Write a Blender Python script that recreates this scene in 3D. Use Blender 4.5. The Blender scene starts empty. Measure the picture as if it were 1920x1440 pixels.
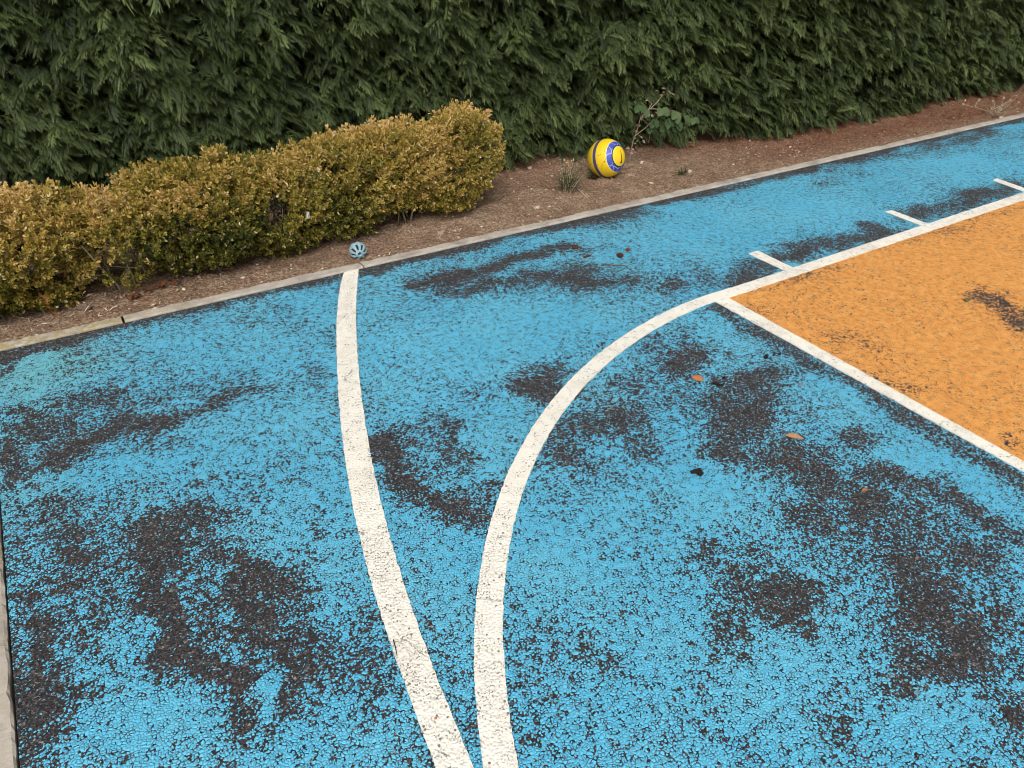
import bpy, math, random
import numpy as np
from mathutils import Vector, Matrix, Euler

random.seed(7)
RNG = np.random.default_rng(11)
S = bpy.context.scene
COL = S.collection

# ---------------------------------------------------------------- camera frame
# World: X runs along the kerb, Y away from the court (Y = 0 is the court edge), Z up.
FPX, PIT, ROLL, KTH = 1390.0, 0.59848, 0.02038, 0.56417
CAM = np.array([0.0, -2.6988, 1.344])
CU, SU = math.cos(KTH), math.sin(KTH)
def g2w(v): return np.array([v[0]*CU + v[1]*SU, -v[0]*SU + v[1]*CU, v[2]])
def ray(px, py):
    x = (px-960)/FPX; y = -(py-720)/FPX
    c, s = math.cos(ROLL), math.sin(ROLL)
    x, y = c*x - s*y, s*x + c*y
    return g2w([x, math.cos(PIT)+y*math.sin(PIT), -math.sin(PIT)+y*math.cos(PIT)])
def P(px, py, z=0.0):
    d = ray(px, py); return CAM + d*((z-CAM[2])/d[2])
def PV(px, py, v):                       # point of a sight line on the upright plane Y = v
    d = ray(px, py); return CAM + d*((v-CAM[1])/d[1])

# ---------------------------------------------------------------- noise
def _hash(ix, iy, iz, seed):
    h = (ix.astype(np.int64)*374761393 + iy.astype(np.int64)*668265263 + iz.astype(np.int64)*2147483647 + seed*974634777) & 0x7fffffff
    h = ((h ^ (h >> 13))*1274126177) & 0x7fffffff
    h = ((h ^ (h >> 11))*668265263) & 0x7fffffff
    return ((h ^ (h >> 16)) & 0xffff)/65535.0
def vnoise(x, y, z=None, seed=0):
    x = np.asarray(x, float); y = np.asarray(y, float)
    z = np.zeros_like(x) if z is None else np.asarray(z, float)
    ix, iy, iz = np.floor(x), np.floor(y), np.floor(z)
    fx, fy, fz = x-ix, y-iy, z-iz
    fx, fy, fz = [f*f*(3-2*f) for f in (fx, fy, fz)]
    r = 0
    for a in (0, 1):
        for b in (0, 1):
            for c in (0, 1):
                w = (fx if a else 1-fx)*(fy if b else 1-fy)*(fz if c else 1-fz)
                r = r + w*_hash(ix+a, iy+b, iz+c, seed)
    return r
def fbm(x, y, z=None, oct=4, seed=0):
    r, a, t = 0, 1.0, 0
    for o in range(oct):
        k = 2.03**o
        r = r + a*vnoise(np.asarray(x)*k, np.asarray(y)*k, None if z is None else np.asarray(z)*k, seed+o*17)
        t += a; a *= .55
    return r/t

# ---------------------------------------------------------------- mesh helpers
def raw_mesh(name, verts, loops, starts, mats, attrs=None, midx=None, smooth=False):
    me = bpy.data.meshes.new(name)
    verts = np.asarray(verts, np.float32); loops = np.asarray(loops, np.int32); starts = np.asarray(starts, np.int32)
    me.vertices.add(len(verts)); me.vertices.foreach_set('co', verts.ravel())
    me.loops.add(len(loops)); me.loops.foreach_set('vertex_index', loops)
    me.polygons.add(len(starts)); me.polygons.foreach_set('loop_start', starts)
    if midx is not None: me.polygons.foreach_set('material_index', np.asarray(midx, np.int32))
    me.polygons.foreach_set('use_smooth', np.full(len(starts), bool(smooth)))
    for m in mats: me.materials.append(m)
    for k, v in (attrs or {}).items():
        a = me.attributes.new(k, 'FLOAT', 'POINT'); a.data.foreach_set('value', np.asarray(v, np.float32))
    me.update(calc_edges=True); me.validate()
    return me
def link(name, me, parent=None, loc=(0, 0, 0)):
    o = bpy.data.objects.new(name, me); COL.objects.link(o); o.location = loc
    if parent: o.parent = parent
    return o
def tag(o, label=None, cat=None, group=None, kind=None):
    if label: o['label'] = label
    if cat: o['category'] = cat
    if group: o['group'] = group
    if kind: o['kind'] = kind
    return o
def thing(name, loc, label, cat, group=None):
    o = bpy.data.objects.new(name, None); COL.objects.link(o); o.location = loc; o.empty_display_size = .02
    return tag(o, label, cat, group)

class MB:
    """Collects polygons; build() links them as ONE mesh object."""
    def __init__(s): s.v = []; s.f = []; s.t = []; s.m = []
    def add(s, verts, faces, tint=.5, mat=0):
        b = len(s.v); s.v += [tuple(map(float, q)) for q in verts]
        t = list(tint) if hasattr(tint, '__len__') else [tint]*len(verts)
        s.t += t; s.f += [tuple(b+i for i in f) for f in faces]; s.m += [mat]*len(faces)
    def tube(s, pts, rad, n=6, tint=.5, mat=0, cap=True):
        pts = [Vector(p) for p in pts]; k = len(pts)
        rad = rad if hasattr(rad, '__len__') else [rad]*k
        vs, fs = [], []
        for i, p in enumerate(pts):
            d = (pts[min(i+1, k-1)] - pts[max(i-1, 0)]).normalized()
            a = d.cross(Vector((.31, .77, .56))).normalized(); b = d.cross(a)
            for j in range(n):
                w = 2*math.pi*j/n; vs.append(p + (a*math.cos(w)+b*math.sin(w))*rad[i])
        for i in range(k-1):
            for j in range(n): fs.append((i*n+j, i*n+(j+1) % n, (i+1)*n+(j+1) % n, (i+1)*n+j))
        if cap: fs.append(tuple(range(n))[::-1]); fs.append(tuple((k-1)*n+j for j in range(n)))
        s.add(vs, fs, tint, mat)
    def blob(s, c, r, seed=0, rough=.25, tint=.5, mat=0, rot=0, seg=10, rings=7):
        vs, fs = [], []
        for i in range(rings+1):
            for j in range(seg):
                th = math.pi*i/rings; ph = 2*math.pi*j/seg
                q = (math.sin(th)*math.cos(ph), math.sin(th)*math.sin(ph), math.cos(th))
                k = 1 + rough*2*(float(vnoise(q[0]*1.7+9, q[1]*1.7+5, q[2]*1.7+3, seed))-.5) + rough*(float(vnoise(q[0]*4+9, q[1]*4+5, q[2]*4+3, seed+5))-.5)
                x, y, z = q[0]*r[0]*k, q[1]*r[1]*k, q[2]*r[2]*k
                vs.append((c[0]+x*math.cos(rot)-y*math.sin(rot), c[1]+x*math.sin(rot)+y*math.cos(rot), c[2]+z))
        for i in range(rings):
            for j in range(seg): fs.append((i*seg+j, (i+1)*seg+j, (i+1)*seg+(j+1) % seg, i*seg+(j+1) % seg))
        s.add(vs, fs, tint, mat)
    def leaf(s, base, d, up, L, wd, fold=.25, curl=.3, tint=.5, mat=0, n=6, jag=0.0, shape=1.0):
        """A leaf blade with a midrib: n cross-sections, folded along the rib and curled along its length."""
        base = Vector(base); d = Vector(d).normalized(); side = d.cross(Vector(up)).normalized(); up = side.cross(d)
        vs, fs = [], []
        for i in range(n+1):
            t = i/n; w = wd*.5*math.sin(math.pi*min(1, t**.8*.96+.02))**shape
            if jag: w *= 1+jag*((i % 2)*2-1)
            p = base + d*(L*t*(1-.2*abs(curl)*t)) + up*(curl*L*(t-t*t*1.0)*.8)
            vs += [p+side*w+up*(fold*w), p, p-side*w+up*(fold*w)]
        for i in range(n):
            a = i*3; fs += [(a, a+1, a+4, a+3), (a+1, a+2, a+5, a+4)]
        s.add(vs, fs, tint, mat)
    def build(s, name, mats, parent=None, smooth=False, local=None):
        v = np.array(s.v) - (np.array(local) if local is not None else 0)
        loops = np.concatenate([np.array(f) for f in s.f]); ln = np.array([len(f) for f in s.f])
        st = np.concatenate([[0], np.cumsum(ln)[:-1]])
        mats = mats if isinstance(mats, (list, tuple)) else [mats]
        return link(name, raw_mesh(name, v, loops, st, mats, {'tint': s.t}, s.m, smooth), parent)

# ---------------------------------------------------------------- materials
def new_mat(name):
    m = bpy.data.materials.new(name); m.use_nodes = True
    nt = m.node_tree; nt.nodes.clear()
    out = nt.nodes.new('ShaderNodeOutputMaterial'); bs = nt.nodes.new('ShaderNodeBsdfPrincipled')
    nt.links.new(bs.outputs[0], out.inputs[0])
    return m, nt, bs, out
class NT:
    def __init__(s, nt): s.nt = nt
    def n(s, typ, **kw):
        k = s.nt.nodes.new(typ)
        for a, b in kw.items(): setattr(k, a, b)
        return k
    def put(s, sock, val):
        if isinstance(val, bpy.types.NodeSocket): s.nt.links.new(val, sock)
        elif val is not None: sock.default_value = val
    def math(s, op, a, b=None, c=None, clamp=False):
        k = s.n('ShaderNodeMath', operation=op, use_clamp=clamp)
        for i, v in enumerate((a, b, c)): s.put(k.inputs[i], v)
        return k.outputs[0]
    def mix(s, f, a, b, bt='MIX'):
        k = s.n('ShaderNodeMix', data_type='RGBA', blend_type=bt)
        s.put(k.inputs[0], f); s.put(k.inputs[6], a); s.put(k.inputs[7], b); return k.outputs[2]
    def ramp(s, f, stops, interp='LINEAR'):
        k = s.n('ShaderNodeValToRGB'); cr = k.color_ramp; cr.interpolation = interp
        while len(cr.elements) < len(stops): cr.elements.new(.5)
        for e, (p, c) in zip(cr.elements, stops): e.position = p; e.color = (*c, 1) if len(c) == 3 else c
        s.put(k.inputs[0], f); return k.outputs[0]
    def smooth(s, v, a, b, lo=0.0, hi=1.0):
        k = s.n('ShaderNodeMapRange', interpolation_type='SMOOTHSTEP')
        for i, q in enumerate((v, a, b, lo, hi)): s.put(k.inputs[i], q)
        return k.outputs[0]
    def noise(s, vec, scale, det=3, rough=.55, dist=0.0):
        k = s.n('ShaderNodeTexNoise'); s.put(k.inputs['Vector'], vec)
        k.inputs['Scale'].default_value = scale; k.inputs['Detail'].default_value = det
        k.inputs['Roughness'].default_value = rough; k.inputs['Distortion'].default_value = dist
        return k.outputs[0], k.outputs[1]
    def voro(s, vec, scale, feature='F1', rnd=1.0):
        k = s.n('ShaderNodeTexVoronoi', feature=feature, voronoi_dimensions='2D'); s.put(k.inputs['Vector'], vec)
        k.inputs['Scale'].default_value = scale; k.inputs['Randomness'].default_value = rnd
        return k
    def attr(s, name): return s.n('ShaderNodeAttribute', attribute_name=name).outputs['Fac']
    def bump(s, h, dist, strength=1.0):
        k = s.n('ShaderNodeBump'); s.put(k.inputs['Height'], h); k.inputs['Distance'].default_value = dist
        k.inputs['Strength'].default_value = strength; return k.outputs[0]
    def pos(s): return s.n('ShaderNodeTexCoord').outputs['Object']

def mat_court():
    m, nt, bs, out = new_mat('worn_painted_asphalt'); N = NT(nt); p = N.pos()
    cov, zone, tint = N.attr('coverage'), N.attr('zone'), N.attr('tint')
    wn, wc = N.noise(p, 75, 3)
    wv = N.n('ShaderNodeVectorMath', operation='MULTIPLY_ADD'); N.put(wv.inputs[0], wc); wv.inputs[1].default_value = (.014,)*3; N.put(wv.inputs[2], p)
    pv = wv.outputs[0]
    v1 = N.voro(pv, 150); v2 = N.voro(pv, 290)
    sep = N.n('ShaderNodeSeparateColor'); N.put(sep.inputs[0], v1.outputs['Color'])
    sep2 = N.n('ShaderNodeSeparateColor'); N.put(sep2.inputs[0], v2.outputs['Color'])
    cell, cell2, fine = sep.outputs[0], sep.outputs[1], sep2.outputs[0]
    dome = N.smooth(v1.outputs['Distance'], .05, .62, 1, 0)
    n1 = N.smooth(N.noise(p, 38, 4, .62)[0], .28, .72)
    # height of each stone chip: paint survives on the chips that stand proud
    h = N.math('ADD', N.math('ADD', N.math('MULTIPLY', cell, .40), N.math('MULTIPLY', dome, .27)), N.math('ADD', N.math('MULTIPLY', n1, .26), N.math('MULTIPLY', fine, .17)))
    h = N.math('MULTIPLY_ADD', h, 1.30, -.20)
    paint = N.smooth(N.math('SUBTRACT', N.math('ADD', cov, h), 1.0), -.055, .055)
    ve = N.voro(pv, 150, 'DISTANCE_TO_EDGE').outputs['Distance']
    crv = N.math('MULTIPLY', N.smooth(N.noise(p, 46, 4, .65)[0], .42, .70), N.math('MULTIPLY_ADD', zone, -.06, .17))
    paint = N.math('MULTIPLY', paint, N.smooth(ve, N.math('MULTIPLY', crv, .35), N.math('ADD', crv, .012)))
    big = N.noise(p, 3.0, 4)[0]
    asph = N.ramp(fine, [(0, (.018, .016, .017)), (.45, (.042, .038, .040)), (.8, (.080, .073, .075)), (.94, (.16, .15, .145)), (1, (.34, .32, .30))])
    asph = N.mix(.15, asph, (.038, .033, .035, 1))
    asph = N.mix(N.smooth(big, .5, .75, 0, .35), asph, (.052, .040, .035, 1))
    blue = N.mix(N.smooth(big, .35, .7), (.098, .515, .785, 1), (.135, .555, .785, 1))
    blue = N.mix(tint, blue, (.21, .57, .55, 1))
    blue = N.mix(N.math('MULTIPLY', cell2, .4), blue, (.19, .61, .80, 1))
    orng = N.mix(N.smooth(N.noise(p, 25, 3)[0], .35, .7), (.87, .365, .080, 1), (.93, .445, .125, 1))
    pc = N.mix(zone, blue, orng)
    dirt = N.smooth(N.noise(p, 90, 3)[0], .55, .8, 0, .22)
    pc = N.mix(dirt, pc, (.12, .12, .13, 1))
    N.put(bs.inputs['Base Color'], N.mix(paint, asph, pc))
    bs.inputs['Roughness'].default_value = .8; bs.inputs['Specular IOR Level'].default_value = .28
    N.put(bs.inputs['Normal'], N.bump(N.math('ADD', N.math('MULTIPLY', N.smooth(ve, 0, .3), .7), N.math('ADD', N.math('MULTIPLY', cell, .5), N.math('MULTIPLY', fine, .35))), .0042, .8))
    return m
def mat_line():
    m, nt, bs, out = new_mat('white_line_paint'); N = NT(nt); p = N.pos()
    uv = N.n('ShaderNodeUVMap').outputs[0]
    ve = N.voro(p, 125, 'DISTANCE_TO_EDGE'); v1 = N.voro(p, 125)
    sep = N.n('ShaderNodeSeparateColor'); N.put(sep.inputs[0], v1.outputs['Color'])
    n1 = N.noise(p, 30, 4, .65)[0]; n2 = N.noise(p, 7, 3)[0]
    pits = N.math('MULTIPLY', N.smooth(N.noise(p, 230, 3, .6)[0], .55, .63), N.smooth(N.math('ADD', n1, N.math('MULTIPLY', n2, .5)), .66, .86))
    hole = N.math('MULTIPLY', N.smooth(sep.outputs[0], .965, .97), N.smooth(v1.outputs['Distance'], .25, .4, 1, 0))
    # hairline cracks running across the stripe
    wn, wc = N.noise(p, 22, 4, .65)
    wv = N.n('ShaderNodeVectorMath', operation='MULTIPLY_ADD'); N.put(wv.inputs[0], wc); wv.inputs[1].default_value = (.05,)*3; N.put(wv.inputs[2], uv)
    mp = N.n('ShaderNodeMapping'); N.put(mp.inputs[0], wv.outputs[0]); mp.inputs['Scale'].default_value = (6.0, 2.2, 1)
    cr = N.voro(mp.outputs[0], 1.0, 'DISTANCE_TO_EDGE')
    crack = N.math('MULTIPLY', N.math('MULTIPLY', N.smooth(cr.outputs['Distance'], .001, .0065, 1, 0), .75), N.smooth(n1, .42, .60))
    dark = N.math('MAXIMUM', N.math('MAXIMUM', pits, hole), crack, clamp=True)
    c = N.ramp(N.noise(p, 18, 4)[0], [(.3, (.80, .755, .66)), (.55, (.84, .80, .71)), (.8, (.80, .735, .65))])
    c = N.mix(N.smooth(N.noise(p, 5, 5, .7)[0], .48, .72, 0, .38), c, (.60, .53, .45, 1))
    N.put(bs.inputs['Base Color'], N.mix(N.math('MULTIPLY', dark, .8), c, (.055, .045, .04, 1)))
    bs.inputs['Roughness'].default_value = .75; bs.inputs['Specular IOR Level'].default_value = .3
    h = N.math('SUBTRACT', N.math('ADD', N.noise(p, 130, 4, .6)[0], N.math('MULTIPLY', N.smooth(v1.outputs['Distance'], .1, .6, 1, 0), .35)), N.math('MULTIPLY', dark, 1.0))
    N.put(bs.inputs['Normal'], N.bump(h, .0045, .7))
    return m
def mat_kerb():
    m, nt, bs, out = new_mat('weathered_concrete'); N = NT(nt); p = N.pos()
    lich = N.attr('tint')
    c = N.ramp(N.noise(p, 9, 5, .65)[0], [(.3, (.26, .225, .19)), (.5, (.40, .355, .30)), (.75, (.50, .45, .385))])
    c = N.mix(N.smooth(N.noise(p, 260, 2)[0], .6, .75, 0, .5), c, (.20, .165, .13, 1))
    c = N.mix(N.math('MULTIPLY', lich, N.smooth(N.noise(p, 45, 4, .7)[0], .38, .6)), c, (.33, .265, .13, 1))
    c = N.mix(N.math('MULTIPLY', lich, N.smooth(N.noise(p, 33, 3, .7)[0], .62, .72)), c, (.14, .10, .06, 1))
    c = N.mix(N.smooth(N.noise(p, 6, 6, .75)[0], .50, .68, 0, .75), c, (.20, .155, .12, 1))
    N.put(bs.inputs['Base Color'], c); bs.inputs['Roughness'].default_value = .9
    N.put(bs.inputs['Normal'], N.bump(N.noise(p, 180, 4)[0], .002, .5)); return m
def mat_soil():
    m, nt, bs, out = new_mat('dry_soil'); N = NT(nt); p = N.pos(); red = N.attr('tint')
    n1 = N.math('ADD', N.math('MULTIPLY', N.noise(p, 14, 6, .68)[0], .6), N.math('MULTIPLY', N.noise(p, 3.2, 4, .6)[0], .4)); n2 = N.noise(p, 90, 4, .7)[0]
    c = N.ramp(n1, [(.30, (.22, .135, .085)), (.48, (.46, .305, .20)), (.66, (.64, .47, .33))])
    rc = N.ramp(N.noise(p, 60, 4, .7)[0], [(.3, (.12, .044, .026)), (.52, (.33, .130, .070)), (.75, (.46, .22, .13))])
    c = N.mix(N.math('MULTIPLY', red, N.smooth(n1, .25, .6)), c, rc)
    c = N.mix(N.smooth(n2, .40, .60, .65, 0), c, (.085, .050, .033, 1))
    c = N.mix(N.smooth(N.noise(p, 150, 3, .6)[0], .62, .75, 0, .6), c, (.50, .385, .275, 1))
    N.put(bs.inputs['Base Color'], c); bs.inputs['Roughness'].default_value = .95; bs.inputs['Specular IOR Level'].default_value = .15
    h = N.math('ADD', N.noise(p, 45, 6, .7)[0], N.math('MULTIPLY', n2, .5))
    N.put(bs.inputs['Normal'], N.bump(h, .03, .9)); return m
def mat_ramp(name, stops, rough=.7, transl=0.0, spec=.3, interp='LINEAR', bumpscale=None):
    """Colour of each leaf / chip / stone picked from a ramp by its own 'tint' attribute."""
    m, nt, bs, out = new_mat(name); N = NT(nt); t = N.attr('tint')
    c = N.ramp(t, stops, interp)
    c = N.mix(N.smooth(N.noise(N.pos(), 120, 3)[0], .35, .75, 0, .3), c, N.mix(1.0, c, (.55, .5, .45, 1), 'MULTIPLY'))
    N.put(bs.inputs['Base Color'], c); bs.inputs['Roughness'].default_value = rough; bs.inputs['Specular IOR Level'].default_value = spec
    if bumpscale: N.put(bs.inputs['Normal'], N.bump(N.noise(N.pos(), bumpscale, 4)[0], .004, .6))
    if transl:
        tr = N.n('ShaderNodeBsdfTranslucent'); N.put(tr.inputs[0], c); mx = N.n('ShaderNodeMixShader'); mx.inputs[0].default_value = transl
        nt.links.new(bs.outputs[0], mx.inputs[1]); nt.links.new(tr.outputs[0], mx.inputs[2]); nt.links.new(mx.outputs[0], out.inputs[0])
    return m

M = {}
M['court'] = mat_court(); M['line'] = mat_line(); M['kerb'] = mat_kerb(); M['soil'] = mat_soil()
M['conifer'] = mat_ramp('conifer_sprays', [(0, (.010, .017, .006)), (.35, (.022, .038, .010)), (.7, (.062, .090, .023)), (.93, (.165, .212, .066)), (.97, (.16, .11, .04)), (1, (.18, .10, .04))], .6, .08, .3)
M['core_shade'] = mat_ramp('shaded_core', [(0, (.012, .009, .006)), (1, (.040, .028, .018))], .9, 0, .1)  # shade of the hedge interior put into the colour
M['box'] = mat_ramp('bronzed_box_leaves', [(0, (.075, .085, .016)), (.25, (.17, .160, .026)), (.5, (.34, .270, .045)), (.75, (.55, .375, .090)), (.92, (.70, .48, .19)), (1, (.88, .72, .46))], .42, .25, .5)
M['twig'] = mat_ramp('grey_brown_twig', [(0, (.07, .05, .035)), (1, (.26, .21, .15))], .85, 0, .2, bumpscale=200)
M['litter'] = mat_ramp('plant_litter', [(0, (.055, .024, .015)), (.3, (.20, .082, .045)), (.55, (.33, .20, .115)), (.8, (.52, .38, .25)), (1, (.70, .57, .42))], .85, 0, .2)
M['stone'] = mat_ramp('pale_stone', [(0, (.16, .115, .085)), (.5, (.34, .265, .20)), (1, (.60, .51, .41))], .85, 0, .25, bumpscale=150)
M['straw'] = mat_ramp('dry_straw', [(0, (.13, .09, .06)), (.5, (.31, .235, .155)), (1, (.55, .44, .31))], .8, .1, .2)
M['green'] = mat_ramp('weed_green', [(0, (.022, .040, .014)), (.5, (.055, .095, .032)), (1, (.115, .155, .065))], .55, .15, .3)
M['yellow'] = mat_ramp('yellow_petal', [(0, (.75, .52, .02)), (1, (.85, .66, .04))], .6, .1)
M['rust'] = mat_ramp('rust_brown', [(0, (.07, .022, .012)), (.5, (.22, .085, .032)), (1, (.42, .18, .06))], .75, .08, .2)
M['orange_leaf'] = mat_ramp('orange_leaf', [(0, (.36, .11, .03)), (1, (.62, .24, .085))], .5, .1, .35)
M['tan_leaf'] = mat_ramp('tan_leaf', [(0, (.30, .14, .06)), (1, (.62, .33, .17))], .6, .1, .3)
M['dark_debris'] = mat_ramp('dark_seed', [(0, (.012, .009, .008)), (1, (.05, .034, .027))], .85, 0, .15)
M['paper'] = mat_ramp('white_paper', [(0, (.62, .60, .57)), (1, (.75, .73, .7))], .7, .1)

# ---------------------------------------------------------------- court geometry, measured on the ground
OA = [(892.7,1140),(906,1440),(890.6,1290),(897.5,1100),(915.5,1000),(940,920),(958.7,865),(991.7,815),(947.5,900),(980,832.5),(1035,755),(1095,690),(1135,655),(1170,630),(1210,605),(1255,582.5),(1295,566)]
IA = [(945.8,1140),(971,1440),(950,1290),(948,1100),(961,1000),(979,920),(1002.5,865),(1028.7,815),(988.7,900),(1027.5,815),(1057.5,772.5),(1100,725),(1140,685),(1182.5,647.5),(1242.5,607.5),(1285,587.5),(1320,575.5)]
OT = [(646,511),(637,545),(633.3,580),(631.5,630),(632,680),(634.5,740),(643.7,840),(661.7,940),(683,1040),(696,1100),(710,1140),(763.5,1290),(816.7,1440)]
IT = [(673,507),(670,545),(667.7,580),(668,630),(670.4,680),(679.5,740),(693,840),(712.5,940),(740.5,1040),(758,1100),(773,1140),(827,1290),(887.5,1440)]
G2 = lambda l: np.array([P(*q)[:2] for q in l])
def fit_line(pts):
    g = G2(pts); c = g.mean(0); u, s, vt = np.linalg.svd(g-c); d = vt[0]; d = d if abs(d[0]) < 1e-9 or True else d
    return c, d
LU = fit_line([(1416,528),(1580,472),(1560,477),(1732,421.5),(1920,362)])
LL = fit_line([(1369,560),(1580,487),(1560,493),(1920,376)])
FU = fit_line([(1369,560),(1560,669),(1600,691),(1795.5,800),(1920,864)])
FL = fit_line([(1342,567),(1474,640),(1560,687),(1600,707.5),(1762,800),(1920,886)])
def orient(l, ref): c, d = l; return (c, d if np.dot(d, ref) > 0 else -d)
LU, LL = orient(LU, (1, 0)), orient(LL, (1, 0)); FU, FL = orient(FU, (0, -1)), orient(FL, (0, -1))
def isect(a, b):
    A = np.array([a[1], -b[1]]).T; t = np.linalg.solve(A, b[0]-a[0]); return a[0]+a[1]*t[0]
dL = (LU[1]+LL[1]); dL /= np.linalg.norm(dL); nL = np.array([-dL[1], dL[0]])
corner = (isect(LU, FL)+isect(LL, FU))/2
KEYW = 3.66
# free-throw circle: centre on the free-throw line, then the painted edges as they wander round it
CF = corner - nL*(KEYW/2)
def polar_fit(pts, C, deg):
    g = G2(pts)-C; th = np.unwrap(np.arctan2(g[:, 1], g[:, 0]) % (2*np.pi)); r = np.hypot(g[:, 0], g[:, 1])
    return np.polyfit(th-2.5, r, deg), th.min(), th.max()
po, a0, a1 = polar_fit(OA, CF, 4); pi_, b0, b1 = polar_fit(IA, CF, 4)
def rad(pf, th, lo, hi): return np.polyval(pf, np.clip(th, lo, hi)-2.5)
# three-point arc
CT = None
def circ(pts):
    g = G2(pts); A = np.c_[2*g, np.ones(len(g))]; s = np.linalg.lstsq(A, (g**2).sum(1), rcond=None)[0]
    return s[:2], math.sqrt(s[2]+s[0]**2+s[1]**2)
CT, RT = circ(OT + IT)

def strip(name, A, B, z, label, cat):
    """A painted stripe: two edges (n,2), a 3 mm film with its own rim."""
    A = np.array(A, float); B = np.array(B, float)
    # resample to ~6 mm and roughen the rims a little
    L = np.r_[0, np.cumsum(np.linalg.norm(np.diff((A+B)/2, axis=0), axis=1))]
    n = max(2, int(L[-1]/.006)); t = np.linspace(0, L[-1], n)
    A = np.c_[np.interp(t, L, A[:, 0]), np.interp(t, L, A[:, 1])]; B = np.c_[np.interp(t, L, B[:, 0]), np.interp(t, L, B[:, 1])]
    w = (A-B); wl = np.linalg.norm(w, axis=1, keepdims=True); w = w/wl
    for E, sg, sd in ((A, 1, 3), (B, -1, 8)):
        E += sg*w*((fbm(E[:, 0]*90, E[:, 1]*90, oct=2, seed=sd)-.5)*.0045)[:, None]
    cols = []
    for k in np.linspace(0, 1, 5): cols.append(np.c_[A+(B-A)*k, np.full(n, z)])
    cols = [np.c_[A, np.full(n, -.001)]] + cols + [np.c_[B, np.full(n, -.001)]]
    V = np.stack(cols, 1); K = V.shape[1]; idx = np.arange(n*K).reshape(n, K)
    q = np.stack([idx[:-1, :-1], idx[:-1, 1:], idx[1:, 1:], idx[1:, :-1]], -1).reshape(-1, 4)
    caps = [idx[0, ::-1].tolist(), idx[-1].tolist()]
    loops = np.concatenate([q.ravel(), *[np.array(c) for c in caps]]); ln = [4]*len(q)+[K, K]
    me = raw_mesh(name, V.reshape(-1, 3), loops, np.r_[0, np.cumsum(ln)[:-1]], [M['line']])
    uvc = np.stack([np.repeat(t[:, None], K, 1), np.repeat(np.array([0, 0, .25, .5, .75, 1, 1])[None]*float(wl.mean()), n, 0)], -1).reshape(-1, 2) + z*3000
    uvl = me.uv_layers.new(name='UVMap'); li = np.zeros(len(me.loops), np.int32); me.loops.foreach_get('vertex_index', li)
    uvl.data.foreach_set('uv', uvc[li].astype(np.float32).ravel())
    return tag(link(name, me), label, cat, kind='structure')

# lane line, free-throw line and ticks
def along(l, ref, s): return l[0] + l[1]*(np.dot(ref-l[0], l[1]) + s)
c_out = isect(LU, FL); c_in = isect(LL, FU)
strip('court_line', [along(LU, c_out, .02), along(LU, c_out, 5.8)], [along(LL, isect(LL, FL), .02), along(LL, isect(LL, FL), 5.8)], .0030, 'white lane line with three ticks, between blue paint and orange key', 'line')
strip('court_line', [along(FU, isect(FU, LU), .012), along(FU, isect(FU, LU), KEYW)], [along(FL, c_out, .012), along(FL, c_out, KEYW)], .0037, 'white free throw line along the lower edge of the orange key', 'line')
ticks = [[(1403.4,476),(1420.6,470.5),(1471.4,508),(1487.8,503)], [(1659.4,397.5),(1672.5,394.7),(1726,423),(1739,420)], [(1861,338.4),(1869.5,335),(1935,365),(1943.5,361.5)]]
tl = ['short white tick nearest the orange key corner, jutting from the lane line', 'middle white tick jutting from the lane line into bare dark asphalt', 'far white tick at the right edge, jutting from the lane line']
for tk, lb in zip(ticks, tl):
    a = G2(tk); strip('court_line', [a[0], a[2]+(a[2]-a[0])*.06], [a[1], a[3]+(a[3]-a[1])*.06], .0024, lb, 'line')
th = np.linspace(b0-.8 if False else a0-.02, 2*np.pi*0+a1+.9, 500)
th_s = np.linspace(a0-.17, a1+.75, 600)
ro, ri = rad(po, th_s, a0, a1), rad(pi_, th_s, b0, b1)
strip('court_line', CF+np.c_[np.cos(th_s), np.sin(th_s)]*ro[:, None], CF+np.c_[np.cos(th_s), np.sin(th_s)]*ri[:, None], .0044, 'white curve of the free throw circle, ending at the orange corner', 'line')
def edge_poly(pts, ext):
    g = G2(pts); t = np.r_[0, np.cumsum(np.linalg.norm(np.diff(g, axis=0), axis=1))]
    fx, fy = np.polyfit(t, g[:, 0], 5), np.polyfit(t, g[:, 1], 5)
    s = np.linspace(t[0], t[-1], 200); e = np.c_[np.polyval(fx, s), np.polyval(fy, s)]
    d = e[-1]-e[-4]; ang0 = math.atan2(d[1], d[0]); out = [e[-1]]; a = ang0; 
    for k in range(int(ext/.02)):
        a += .02/RT; out.append(out[-1]+.02*np.array([math.cos(a), math.sin(a)]))
    return np.vstack([e, np.array(out[1:])])
eo, ei = edge_poly(OT, 1.6), edge_poly(IT, 1.6)
k = min(len(eo), len(ei))
eo[0, 1] = ei[0, 1] = -.004
strip('court_line', eo[:k], ei[:k], .0051, 'white three point arc running from the kerb by the small ball', 'line')

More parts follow.
